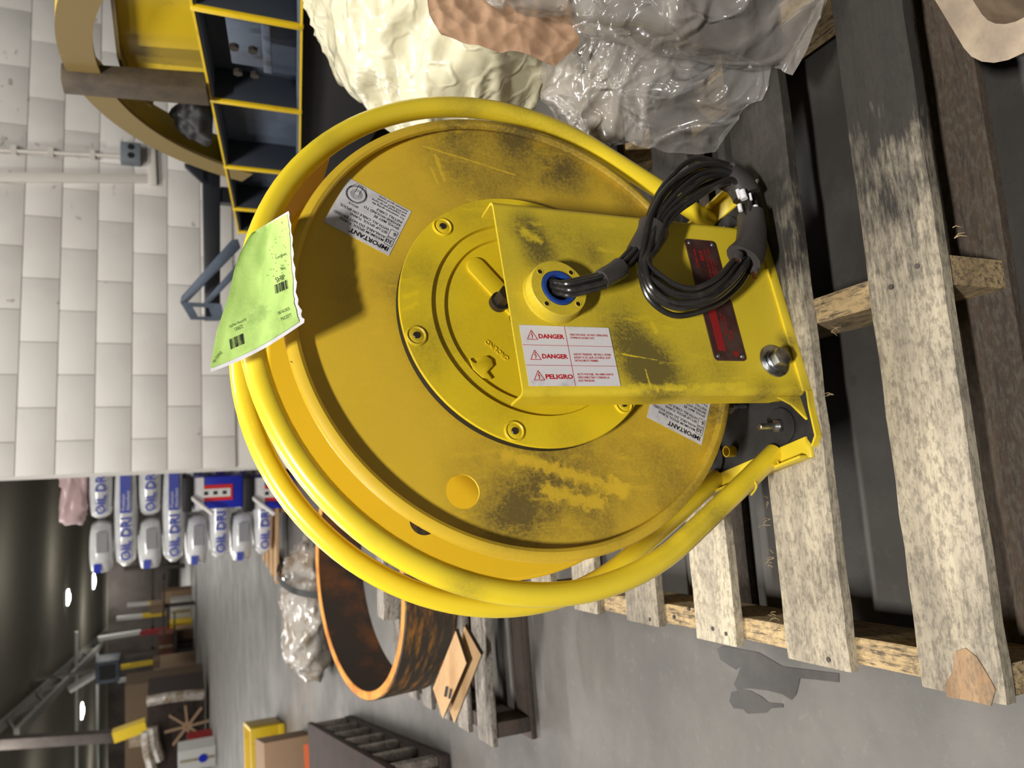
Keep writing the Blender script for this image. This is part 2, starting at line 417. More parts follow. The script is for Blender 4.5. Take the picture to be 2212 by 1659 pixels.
M['oldwood'] = wood('old_dark_wood', (84, 70, 62), (58, 48, 44), 0)

# ------------------------------------------------------------------ floor, wall, ceiling
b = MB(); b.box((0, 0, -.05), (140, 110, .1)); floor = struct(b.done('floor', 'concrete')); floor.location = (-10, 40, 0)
WY = math.radians(12); WT = Vector((math.cos(WY), math.sin(WY), 0)); WN = Vector((-math.sin(WY), math.cos(WY), 0))
WD = 5.264                     # distance of the block wall's face along WN
def wp(s, z, d=0.0): return WT*s + WN*(WD+d) + Vector((0, 0, z))
Rw = Matrix.Rotation(WY, 3, 'Z')
b = MB(); b.box(wp(.567+2.4, 1.6, .104), (4.8, .19, 3.2), Rw); wall = struct(b.done('wall_back', 'mortar'))
BL, BH = .4064, .2032
b = MB(); b.box((0, 0, 0), (BL-.003, .014, BH-.003)); bm0 = b.done('block', 'wallwhite', wall, bevel=.003)
hb = MB(); hb.box((0, 0, 0), (BL/2-.003, .014, BH-.003)); hb0 = hb.done('block', 'wallwhite', wall, bevel=.003)
first = [True, True]
for k in range(-9, 6):
    zt = H+.8165-k*BH; zc = zt-BH/2
    if zc > 3.1 or zc < .02: continue
    odd = k % 2
    s = .567; i = 0
    while s < 4.9:
        half = (i == 0 and odd)
        ln = BL/2 if half else BL
        src = hb0 if half else bm0; fi = 1 if half else 0
        if first[fi]: o = src; first[fi] = False
        else: o = src.copy(); COL.objects.link(o)
        o.location = wp(s+ln/2, zc, .0040+random.uniform(-.0005, .0005)); o.rotation_euler = (0, 0, WY)
        s += ln; i += 1
# raceway, conduit and outlet box on the block wall
def wl(x, y, d=0.0):
    return atplane(x, y, WN*(WD+d), WN)
def wbar(name, p0, p1, wd, dp, m, parent=None):
    p0 = Vector(p0); p1 = Vector(p1); c = (p0+p1)/2; v = p1-p0; bb = MB()
    z = v.normalized(); y = WN; x = y.cross(z).normalized()
    R = Matrix((x, y, z)).transposed(); bb.box(c-WN*dp/2, (wd, dp, v.length), R); return bb.done(name, m, parent, bevel=.004)
t1 = wbar('trim_1', wl(-90, 385), wl(325, 388), .06, .03, 'conduit'); struct(t1)
t2 = wbar('trim_2', wl(327, 326), wl(330, 402), .05, .035, 'conduit'); struct(t2)
cd = thing('conduit_run', 'white painted conduit pipe ending at grey outlet box on block wall', 'pipe', wl(262, 338))
b = MB(); b.tube([wl(-90, 320, -.03)-cd.location, wl(262, 337, -.03)-cd.location], .013); b.done('pipe', 'conduit', cd)
for yx in (30, 110, 200):
    b = MB(); b.box(wl(yx, 322+yx*.06, -.025)-cd.location, (.05, .035, .03), Rw); b.done('pipe_clip', 'conduit', cd)
ob = thing('outlet_box', 'small grey steel box with two dark knockouts on white wall', 'box', wl(283, 340))
b = MB(); b.box(-WN*.045, (.13, .09, .12), Rw); b.done('box_body', 'boxgrey', ob, bevel=.006)
for dx in (-.03, .03):
    b = MB(); b.tube([WT*dx-WN*.089+Vector((0, 0, -.004)), WT*dx-WN*.092+Vector((0, 0, -.004))], .021, 16); b.done('knockout', 'black', ob)
# hall beyond
struct(MB().box((-10, 95, 3), (140, .2, 6)).done('wall_far', 'ceil'))
b = MB()
n = 0; y = 6.5
prof = []
while y < 60:
    for dy, z in ((0, 5.05), (.16, 5.05), (.2, 5.12), (.34, 5.12)):
        prof.append((y+dy, z))
    y += .38
pts = []
for X in (-70, 20):
    for yy, z in prof: pts.append(Vector((X, yy, z)))
b.quadgrid(pts, 2, len(prof)); b.box((-10, 77, 5.1), (140, 35, .06)); b.box((-10, 0, 5.1), (60, 13, .06))
ceil = struct(b.done('ceiling', 'ceil', smooth=False))
def beam(name, p0, p1, hh, wd, m, parent=None):
    p0 = Vector(p0); p1 = Vector(p1); v = p1-p0; z = v.normalized(); x = z.cross(Vector((0, 0, 1))).normalized(); y = z.cross(x)
    bb = MB(); bb.box((p0+p1)/2, (wd, hh, v.length), Matrix((x, y, z)).transposed()); return bb.done(name, m, parent)
p0 = atz(0, 1590, 4.75); p1 = atz(240, 1360, 4.75)
jo = thing('roof_girder', 'long grey roof girder running away under the dark ceiling', 'beam', p0)
beam('top_chord', Vector((0, 0, .25)), p1-p0+Vector((0, 0, .25)), .12, .25, 'steelgrey', jo); beam('bottom_chord', Vector((0, 0, -.35)), p1-p0+Vector((0, 0, -.35)), .12, .25, 'steelgrey', jo)
nn = 16
for i in range(nn):
    a = (p1-p0)*(i/nn); c = (p1-p0)*((i+1)/nn)
    beam('web_bar', a+Vector((0, 0, .25 if i % 2 else -.35)), c+Vector((0, 0, -.35 if i % 2 else .25)), .07, .07, 'steelgrey', jo)
for i, (x, ya, yb, lb) in enumerate(((265, 1235, 1700, 'farthest thin pipe under the ceiling, just above the racks'), (210, 1400, 1700, 'middle of the three thin ceiling pipes crossing the hall'), (165, 1365, 1700, 'nearest thin pale pipe hanging under the ceiling'))):
    a, c = atz(x, ya, 4.5), atz(x, yb, 4.5); bb = MB(); bb.tube([Vector((0, 0, 0)), c-a], .07, 8)
    o = bb.done('ceiling_pipe', 'whitefar'); o.location = a; tag(o, lb, 'pipe')
for i, (x, y, lb) in enumerate(((150, 1290, 'brightest ceiling light, beyond the white bag stack'), (205, 1255, 'small ceiling light right next to the bag stack top'), (253, 1402, 'distant ceiling light just above the yellow rack posts'), (180, 1535, 'ceiling light above the plastic wrapped crate'), (242, 1610, 'ceiling light nearest the left end of the far racks'))):
    p = atz(x, y, 4.9); sz = .022*(p.y*.0145+.3)
    o = thing('ceiling_light', lb, 'light', p)
    k = p.y/45; lamp(p.x, p.y, p.z-.08*k, .7*k, .45*k, 190*k*k, 0)
    bb = MB(); bb.box((0, 0, .12), (.75*k, .5*k, .08)); bb.box((0, 0, .18), (.05, .05, .1)); bb.done('housing', 'whitefar', o)
    bb = MB(); bb.box((0, 0, .055), (.7*k, .45*k, .05)); bb.lathe([(1e-4, -.04*k), (.2*k, -.02*k), (.24*k, .05)], (0, 0, 0), 'z', 16); bb.done('lens', 'lens', o)

# ------------------------------------------------------------------ pallet under the reel
PY = math.radians(9)
pal = thing('wood_pallet', 'weathered wooden pallet carrying the yellow cable reel, dusted black on its right', 'pallet', (0, 0, 0), PY)
def pb(name, x0, x1, y0, y1, z0, z1, m, jit=.0011, seg=10, seed=1):
    """a board or stringer with slightly uneven sawn edges"""
    b = MB(); rnd = random.Random(seed); pts = []
    al = (x1-x0) > (y1-y0)
    for i in range(seg+1):
        t = i/seg; j = [rnd.uniform(-jit, jit) for _ in range(6)]
        if al:
            x = x0+(x1-x0)*t; e = [(x, y0+j[0], z0), (x, y0+j[0]+j[4]*.3, z1-.002), (x, y0+.003+j[0], z1+j[2]*.4), (x, y1-.003+j[1], z1+j[3]*.4), (x, y1+j[1], z1-.002), (x, y1+j[1], z0)]
        else:
            y = y0+(y1-y0)*t; e = [(x0+j[0], y, z0), (x0+j[0], y, z1-.002), (x0+.003+j[0], y, z1+j[2]*.4), (x1-.003+j[1], y, z1+j[3]*.4), (x1+j[1], y, z1-.002), (x1+j[1], y, z0)]
        pts += e
    V = b.quadgrid(pts, seg+1, 6, False, True)
    b.bm.faces.new(V[:6]); b.bm.faces.new(V[-6:][::-1])
    return b.done(name, m, pal, ang=40)
PX0, PX1 = -.2525, .70
tb = .017
for i, (y0, y1) in enumerate(((.572, .672), (.777, .889), (.997, 1.097), (1.206, 1.312), (1.425, 1.525), (1.632, 1.74))):
    pb('deck_board', PX0+random.uniform(-.002, .002), PX1, y0, y1, PT-tb, PT, 'deck', seed=i+3, seg=24)
for i, (x0, x1) in enumerate(((-.246, -.212), (.208, .243), (.655, .69))):
    pb('stringer', x0, x1, .575, 1.738, .0165, PT-tb-.0003, 'stringer', .001, 8, i+30)
for i, (y0, y1) in enumerate(((.570, .69), (1.09, 1.19), (1.62, 1.74))):
    pb('bottom_board', PX0, PX1, y0, y1, .001, .0162, 'bottomboard', seed=i+50)
nb = MB()
for (x, y) in ((1488, 1315), (1456, 1333), (1540, 1358), (1569, 1369), (1790, 1425), (1925, 620), (1982, 575), (1404, 1338)):
    p = atz(x, y, PT); q = Matrix.Rotation(-PY, 3, 'Z') @ p
    nb.cyl((q.x, q.y, 0), .0035, PT-.001, PT+.0012, 'z', 8)
nb.done('nail_heads', 'darksteel', pal, kind='stuff')
# splintered patch on the nearest board
b = MB(); P = [atz(x, y, PT+.0012) for x, y in ((2063, 1408), (2085, 1400), (2110, 1420), (2140, 1470), (2150, 1490), (2140, 1525), (2100, 1515), (2045, 1505), (2040, 1480), (2058, 1450))]
Rm = Matrix.Rotation(-PY, 3, 'Z'); b.prism([Rm @ p for p in P], (0, 0, -.002)); b.done('torn_patch', 'torn', pal, label='bare tan splintered patch')
b = MB(); rnd = random.Random(4)
for (x, y) in ((1660, 1085), (1665, 1130), (1672, 1205), (1668, 1215), (1675, 1325), (1685, 1350), (2060, 505), (1795, 710), (1800, 845)):
    p = Rm @ atz(x, y, PT-.004); dr = Vector((rnd.uniform(-1, 1)*.5, rnd.choice((-1, 1)) if x > 1700 else 1, rnd.uniform(-.3, .5)))
    for k in range(3):
        q = p+Vector((rnd.uniform(-.008, .008), 0, 0)); d2 = (dr+Vector((rnd.uniform(-.6, .6), 0, rnd.uniform(-.3, .3)))).normalized()*rnd.uniform(.008, .022)
        b.tube([q, q+d2*.5+Vector((.002, 0, .001)), q+d2], [.0007, .0006, .0002], 4)
b.done('splinters', 'stringer', pal, kind='stuff')
# oil stain
b = MB(); P = [(1690, 1440), (1640, 1410), (1560, 1395), (1548, 1402), (1556, 1425), (1575, 1438), (1590, 1447), (1600, 1440), (1592, 1462), (1585, 1478), (1592, 1490), (1620, 1487), (1660, 1492), (1690, 1500), (1710, 1512), (1720, 1500), (1728, 1465), (1760, 1468), (1812, 1474), (1812, 1455)]
b.prism([atz(x, y, .0012) for x, y in P], (0, 0, -.001))
M['oil'] = mat('oily_damp_concrete', (62, 60, 58), .25, c2=(72, 69, 66), ns=12)
o = b.done('oil_stain', 'oil'); tag(o, 'large dark damp oil stain on concrete beside the pallet edge', 'stain')
b = MB(); P = [(1580, 1495), (1575, 1515), (1585, 1530), (1605, 1532), (1615, 1542), (1655, 1540), (1665, 1530), (1692, 1528), (1690, 1520), (1660, 1518), (1645, 1505), (1620, 1492), (1600, 1490)]
b.prism([atz(x, y, .0012) for x, y in P], (0, 0, -.001)); o = b.done('oil_stain', 'oil'); tag(o, 'smaller oil blot below the large stain on the floor', 'stain')

# ------------------------------------------------------------------ the cable reel (reel coordinates: x right, y away, z up)
reel = thing('cable_reel', 'big yellow steel cable reel with tube hoops standing on the wooden pallet', 'cable reel', (RC.x, RC.y, PT), PSI)
C3 = (0, 0, HC)
YF = (226, 188, 52); YA = (228, 201, 50)
fd = [(RL(0, .12, -.02), .26, .16), (RL(.2, 0, -.02), .24, .22), (RL(-.2, -.02, -.02), .22, .2), (L(1170, 345, -.0135), .07, .75), (L(1240, 375, -.0135), .06, .6), (L(1120, 300, -.0135), .05, .4), (L(1050, 380, -.0135), .08, .45), (L(960, 330, -.0135), .05, .4),
      (L(1270, 1115, -.0135), .05, .5), (L(1150, 1100, -.0135), .06, .75), (L(1080, 1120, -.0135), .05, .5), (L(1040, 1040, -.0135), .05, .4), (L(1160, 1000, -.0135), .06, .45), (L(1250, 985, -.0135), .07, .5), (L(1330, 1100, -.0135), .05, .45), (L(1400, 960, -.0135), .06, .35),
      (L(1390, 440, 0), .05, .75), (L(1340, 390, 0), .04, .4), (L(1550, 930, 0), .06, .7), (L(1480, 1050, 0), .07, .55), (L(1560, 870, 0), .04, .6), (L(860, 620, -.0135), .05, .35), (L(1100, 250, 0), .05, .5), (L(960, 262, 0), .05, .35), (L(1000, 290, -.02), .05, .4)]
fs = [(L(915, 316, -.0135), L(1010, 345, -.0135), .0022), (L(1010, 345, -.0135), L(1112, 378, -.0135), .0018), (L(940, 335, -.0135), L(960, 390, -.0135), .004), (L(930, 360, -.0135), L(945, 395, -.0135), .0025),
      (L(1100, 985, -.0135), L(1350, 1060, -.0135), .012), (L(1330, 1040, -.0135), L(1345, 1070, -.0135), .01), (L(1180, 1060, -.0135), L(1300, 1090, -.0135), .014)]
M['flange'] = paint('flange_yellow_paint', YF, fd, fs)
M['yrear'] = paint('rear_flange_yellow_paint', (226, 190, 44), [], base=.05)
hd = [(RL(-.02, .10, 0), .16, .22), (L(905, 590, .003), .05, .35), (L(930, 740, .003), .05, .3), (L(1020, 460, .003), .05, .35), (L(1100, 900, .003), .05, .2), (L(1230, 940, .003), .04, .3)]
M['hub'] = paint('hub_yellow_paint', (232, 202, 34), hd, [(L(875, 640, .003), L(900, 632, .003), .004), (L(870, 670, .003), L(900, 655, .003), .004)], .25)
ad = [(RL(.02, .02, .062), .14, .30), (RL(-.05, -.12, .062), .13, .30), (RL(0, -.27, .062), .12, .15), (L(1140, 490, .062), .03, .85), (L(1165, 545, .062), .03, .75), (L(1240, 520, .062), .055, .5), (L(1330, 500, .062), .05, .35), (L(1370, 760, .062), .05, .75), (L(1420, 800, .062), .05, .8), (L(1340, 690, .062), .04, .35),
      (L(1560, 800, .062), .06, .4), (L(1700, 740, .062), .02, .8), (L(1650, 860, .05), .035, .8), (L(1715, 850, .05), .03, .75), (L(1450, 850, .062), .05, .3), (L(1290, 560, .062), .03, .3)]
as_ = [(L(1345, 765, .062), L(1420, 778, .062), .002), (L(1395, 800, .062), L(1405, 835, .062), .0022), (L(1408, 700, .062), L(1416, 718, .062), .005), (L(1130, 500, .062), L(1165, 520, .062), .008), (L(1250, 842, .06), L(1420, 838, .06), .007), (L(1420, 838, .06), L(1610, 832, .06), .006)]
M['arm'] = paint('arm_yellow_paint', YA, ad, as_, .2)
tdirt = [(L(1540, 1120, -.022), .035, .8), (L(1480, 1150, -.03), .03, .75), (L(1420, 1180, -.03), .03, .6), (L(1620, 1060, -.022), .03, .3), (L(1000, 240, -.022), .05, .5), (L(1130, 250, -.022), .06, .55), (L(1230, 300, -.022), .05, .4), (L(990, 1260, -.022), .03, .4), (L(1020, 1275, -.022), .025, .35), (L(1560, 1060, -.158), .05, .6), (L(560, 960, -.158), .02, .3), (L(700, 310, -.022), .03, .3)]
M['hoop'] = paint('hoop_yellow_paint', (238, 210, 48), tdirt, [], .12, .3); hb_ = M['hoop'].node_tree.nodes['Principled BSDF']; hb_.inputs['Coat Weight'].default_value = .5; hb_.inputs['Coat Roughness'].default_value = .04
bd = [(RL(-.17, -.37, .02), .10, 1.2), (RL(-.12, -.37, -.05), .12, 1.2), (RL(0, -.37, -.1), .25, 1.2), (RL(.15, -.37, -.1), .2, 1.2), (RL(.15, -.37, .02), .08, .9)]
M['base'] = paint('dusty_base_plate', (226, 196, 32), bd, [], .2)
# spool: two flanges with rolled rims and the drum
N0 = -.0135
def rim(n0, sgn):
    P = [(.300, 0), (.2985, .006), (.2965, .013), (.298, .0195), (.302, .0225), (.3065, .0215), (.3110, .017), (.3125, .010), (.3125, .001), (.3105, -.0035), (.307, -.0045), (.3045, -.002), (.303, -.003)]
    return [(r, n0+sgn*h*.6) for r, h in P]
def cc(x, y, r, n=48): return circ(x, y+HC, r, n)
b = sheet_holes(cc(0, 0, .300, 120), [cc(0, 0, .10, 48), cc(-.2205, .1205, .0205, 40)], -N0, -N0+.003)
b.lathe(rim(N0, 1), C3, 'y', 160)
ff = b.done('front_flange', 'flange', reel, ang=30)
b = MB(); b.prism([L(626, 780, -.004), L(650, 790, -.002), L(656, 796, -.002), L(640, 786, -.006)], (0, .0012, 0)); b.done('rim_seam', 'black', ff)
b = MB(); b.prism([L(1318, 1180, -.005), L(1326, 1178, -.004), L(1322, 1190, -.008), L(1316, 1187, -.008)], (0, .0012, 0)); b.done('rim_seam', 'black', ff)
N1 = -.158
hp = L(916, 1124, -.155); b = sheet_holes(cc(0, 0, .3085, 120), [cc(0, 0, .10, 48), circ(hp.x, hp.z, .0195, 40)], -N1-.003, -N1)
b.lathe([(r, N1-(h-N1)) for r, h in rim(N1, 1)], C3, 'y', 160)
b.done('rear_flange', 'yrear', reel, ang=30)
b = MB(); b.lathe([(.112, N0-.003), (.112, N1+.003)], C3, 'y', 64); b.done('drum', 'yrear', reel)
# hub cover
hc = MB(); hc.lathe([(.150, -.0018), (.1765, -.0018), (.1773, -.0008), (.1775, .001), (.1765, .003), (.1365, .003), (.1345, -.0015), (.1185, -.0015), (.1165, -.0055), (1e-4, -.0055)], C3, 'y', 128)
hub = hc.done('hub_cover', 'hub', reel, ang=25)
b = MB(); b.lathe([(.15, -.0133), (.1768, -.0133), (.1768, -.0016), (.15, -.0016)], C3, 'y', 96); b.done('gasket_ring', 'black', reel)
for k in range(6):
    a = math.radians(41.5+60*k); o = RL(.1635*math.cos(a), .1635*math.sin(a), 0)
    b = MB(); b.lathe([(.0135, .003), (.013, .0045), (.0115, .0055), (.0105, .0045), (.0095, .0038), (.0075, .0045), (.006, .0048), (1e-4, .0048)], o, 'y', 28); s = b.done('screw_boss', 'hub', hub)
    b = MB(); b.cyl(o, .0045, .0045, .0062, 'y', 14, .0006); b.done('screw', 'darksteel', s)
for (A, B, r) in (((.071, .066), (.012, .020), .0135),):
    b = MB(); n = 14; d = Vector((B[0]-A[0], B[1]-A[1])); an = math.atan2(d.y, d.x); P = []
    for i in range(n+1): P.append((A[0]+r*math.cos(an+PI/2+PI*i/n), A[1]+r*math.sin(an+PI/2+PI*i/n)))
    for i in range(n+1): P.append((B[0]+r*math.cos(an-PI/2+PI*i/n), B[1]+r*math.sin(an-PI/2+PI*i/n)))
    b.prism([RL(x, y, -.006) for x, y in P], (0, -.0045, 0)); b.done('embossed_slot', 'hub', hub, bevel=.0018)
# stepped notch plate beside the word GROUND
P = [L(1012, 776, -.0055), L(1019, 784, -.0055), L(1027, 787, -.0055), L(1034, 774, -.0055), L(1048, 771, -.0055), L(1060, 779, -.0055), L(1063, 792, -.0055), L(1050, 806, -.0055), L(1060, 820, -.0055), L(1040, 818, -.0055), L(1020, 800, -.0055)]
b = MB(); b.prism(P, (0, -.0040, 0)); b.done('notch_tab', 'hub', hub, bevel=.0006)
tm = textmesh('GROUND', bold=.01, ext=.12)
b = MB(); o = L(1100, 774, -.0054); r = L(1051, 733, -.0054)-o; wd = max(v.co.x for v in tm.vertices); sc = r.length/wd
up = Vector((-r.z, 0, r.x)) 
b.add(tm, frame(o, r, up) @ Matrix.Scale(sc, 4)); b.done('cast_lettering', 'hub', hub, smooth=False)
b = MB(); b.cyl(C3, .030, -.006, .058, 'y', 40); b.done('shaft', 'darksteel', reel)
b = MB(); b.hexa(RL(.020, .043, 0), .010, -.0055, .026, 'y', .4); b.cyl(RL(.020, .043, 0), .0125, -.0055, .004, 'y', 24); b.done('hub_bolt', 'darksteel', reel)
# arm: bent channel
def arc2(cx, cy, r, a0, a1, n=6): return [(cx+r*math.cos(math.radians(a0+(a1-a0)*i/n)), cy+r*math.sin(math.radians(a0+(a1-a0)*i/n))) for i in range(n+1)]
ro, ri = .010, .0065
out = [(-.1305, .024)] + arc2(-.1205, .052, ro, 180, 90) + arc2(.1205, .052, ro, 90, 0) + [(.1305, .024)]
inn = [(.127, .024)] + arc2(.1205, .052, ri, 0, 90) + arc2(-.1205, .052, ri, 90, 180) + [(-.127, .024)]
cs = out+inn; b = MB(); pts = []
nz = 14
for i in range(nz+1):
    z = -.372+(.0605+.372)*i/nz
    for (a, n) in cs:
        zz = z
        if i == 0 and n < .05: zz = -.33
        pts.append(RL(a, zz, n))
V = b.quadgrid(pts, nz+1, len(cs), False, True)
k = len(cs)
for base_ in (0, nz*k):
    for i in range(k//2-1):
        q = [V[base_+i], V[base_+i+1], V[base_+k-2-i], V[base_+k-1-i]]
        try: b.bm.faces.new(q)
        except ValueError: pass
arm = b.done('support_arm', 'arm', reel, ang=50)
# crease and right-hand hole on the arm
b = MB(); b.cyl(L(1594, 527, .0615), .0055, .0, .0008, 'y', 16); b.done('arm_hole', 'black', arm)
# slip ring collar with bushing and screws
col = MB(); col.lathe([(.0400, .0615), (.0390, .0635), (.0382, .068), (.0372, .0800), (.0365, .0810), (.0235, .0810), (.0228, .079), (.0225, .064)], C3, 'y', 64)
clr = col.done('collar', 'arm', reel, ang=28)
b = MB(); b.lathe([(.0226, .066), (.0228, .0812), (.0222, .0826), (.0200, .0830), (.0172, .0822), (.0150, .077), (.0138, .068), (.0138, .060)], C3, 'y', 48); b.done('cable_bushing', 'bluepl', clr)
b = MB(); b.cyl(C3, .0225, .0625, .0645, 'y', 32); b.done('bore', 'black', clr)
for k in range(4):
    a = math.radians(47+90*k); b = MB(); o = RL(.0302*math.cos(a), .0302*math.sin(a), 0)
    b.lathe([(.0042, .0809), (.0040, .0815), (.0032, .0815), (.0028, .0811)], o, 'y', 16); sc_ = b.done('screw_hole_rim', 'arm', clr)
    b = MB(); b.cyl(o, .0030, .0806, .0812, 'y', 14); b.done('collar_screw', 'darkhole', sc_)
# nameplate
c4 = [L(1478, 518, .0625), L(1540, 521, .0625), L(1613, 777, .0625), L(1550, 779, .0625)]
ctr = sum(c4, Vector())/4
b = MB(); a0, a1, z0, z1 = min(p.x for p in c4), max(p.x for p in c4), min(p.z for p in c4), max(p.z for p in c4)
def rrect(a0, a1, z0, z1, r, n=5):
    P = []
    for cx, cz, s in ((a1-r, z1-r, 0), (a0+r, z1-r, 90), (a0+r, z0+r, 180), (a1-r, z0+r, 270)):
        P += [(cx+r*math.cos(math.radians(s+90*i/n)), cz+r*math.sin(math.radians(s+90*i/n))) for i in range(n+1)]
    return P
b.prism([(x, -.0619, z) for x, z in rrect(a0, a1, z0, z1, .006)], (0, -.0011, 0)); npl = b.done('nameplate', 'platedge', reel, smooth=False)
b = MB(); b.prism([(x, -.0629, z) for x, z in rrect(a0+.0015, a1-.0015, z0+.0015, z1-.0015, .005)], (0, -.0003, 0)); b.done('nameplate_face', 'plate', npl, smooth=False)
for x, z in ((a0+.0065, z0+.007), (a0+.0065, z1-.007), (a1-.0065, z0+.007), (a1-.0065, z1-.007)):
    b = MB(); b.cyl((x, 0, z), .0035, .063, .0648, 'y', 14, .0012); b.done('rivet', 'zinc', npl)
b = MB(); rnd = random.Random(2)
yy = -.06335
def bar(b, x0, x1, za, zb): b.prism([(x0, yy, za), (x1, yy, za), (x1, yy, zb), (x0, yy, zb)], (0, -.0001, 0))
bar(b, a0+.014, a0+.078, z1-.022, z1-.009)
b.prism([(x, yy, z) for x, z in circ(a0+.010, z0+.016, .0042, 16)], (0, -.0001, 0))
for (xs, zs, hgt, nl) in ((a1-.016, z1-.012, .003, 3), (a1-.018, z1-.022, .006, 2), (a1-.016, z1-.030, .0022, 5), (a1-.014, z1-.036, .0022, 5), (a1-.030, z1-.041, .0018, 4), (a0+.070, z1-.028, .0018, 5), (a0+.066, z1-.033, .0018, 4), (a0+.045, z1-.039, .003, 2)):
    x = xs
    for q in range(nl):
        l = rnd.uniform(.004, .011); bar(b, x-l, x, zs-hgt/2, zs+hgt/2); x -= l+.0018
b.done('nameplate_print', 'darkred', npl, smooth=False, kind='stuff')
# big bolt on the arm
o = L(1672, 780, .0625); o.y = 0
bo = MB(); bo.lathe([(.0235, .0618), (.0235, .0638), (.0228, .0645), (1e-4, .0645)], o, 'y', 40); bolt = bo.done('arm_bolt', 'zinc', reel)
b = MB(); b.lathe([(.0150, .065), (.0155, .0665), (.0150, .0685), (1e-4, .0685)], o, 'y', 32); b.done('lock_washer', 'zinc', bolt)
b = MB(); b.hexa(o, .0135, .0685, .081, 'y', .3); b.done('bolt_head', 'zinc', bolt, bevel=.0006)
# decals
def decal(name, TL, r, dn, w_, h_, m, lift=.0006, parent=reel, th=.0003):
    r = Vector(r).normalized(); dn = Vector(dn); dn = (dn-r*dn.dot(r)).normalized(); nn_ = Vector((0, -1, 0)); TL = Vector(TL)
    b = MB(); b.prism([TL+nn_*lift, TL+r*w_+nn_*lift, TL+r*w_+dn*h_+nn_*lift, TL+dn*h_+nn_*lift], -nn_*th)
    o = b.done(name, m, parent, smooth=False)
    def put(bb, s, x, y, size, bold=0.0, width=None, align='LEFT'):
        me = textmesh(s, bold=bold, align=align); f = 1.0
        if width: f = width/(size*max(v.co.x for v in me.vertices))
        bb.add(me, frame(TL+r*x+dn*y+nn_*(lift+.00025), r, -dn) @ Matrix.Diagonal((size*f, size, size, 1)))
    def line(bb, x0, y0, x1, y1, t_):
        A = Vector((x0, y0)); B = Vector((x1, y1)); d = (B-A).normalized(); p = Vector((-d.y, d.x))*t_/2
        bb.prism([TL+r*q.x+dn*q.y+nn_*(lift+.0002) for q in (A-p, B-p, B+p, A+p)], nn_*.00008)
    return o, put, line
dg, put, line = decal('danger_label', L(1121, 702, .0622), (0, 0, -1), (-1, 0, 0), .1225, .0775, 'labelwhite')
dg['label'] = 'white three-row danger label with red print'
b = MB()
W_, H_ = .1225, .0775
for i, (wd, tx) in enumerate((('DANGER', ('HIGH VOLTAGE.  DO NOT OPEN UNTIL', 'POWER IS LOCKED OUT.')), ('DANGER', ("HAUTE TENSION.  NE PAS L' OUVIR", 'JUSQU\' A CE, QUE LA FORCE, SOIT', 'DETACHEE ET FERMEE.')), ('PELIGRO', ('ALTO VOLTAJE.  NO-ABRA HASTA', 'DESCONECTAR Y CERRAR LA', 'ELECTRICIDAD.')))):
    y0 = H_*i/3
    put(b, wd, .0225, y0+.0168, .0078, .035, .0345 if i < 2 else .0365)
    A, B, C_ = (.0075, y0+.0185), (.0210, y0+.0185), (.01425, y0+.0065)
    for p, q in ((A, B), (B, C_), (C_, A)): line(b, *p, *q, .0007)
    for p, q in (((.0150, y0+.0090), (.0134, y0+.0130)), ((.0134, y0+.0130), (.0153, y0+.0126)), ((.0153, y0+.0126), (.0140, y0+.0172))): line(b, *p, *q, .0008)
    lw = max(max(v.co.x for v in textmesh(s, bold=.012).vertices) for s in tx)
    for j, s in enumerate(tx): put(b, s, .0655, y0+.0122+j*.0041, .0037, .012, .0535*max(v.co.x for v in textmesh(s, bold=.012).vertices)/lw*(1 if i == 0 else .97 if i == 1 else .93))
    if i: line(b, 0, y0, W_, y0, .0005)
line(b, .0600, 0, .0600, H_, .0005)
b.done('danger_lettering', 'redink', dg, smooth=False, kind='stuff')
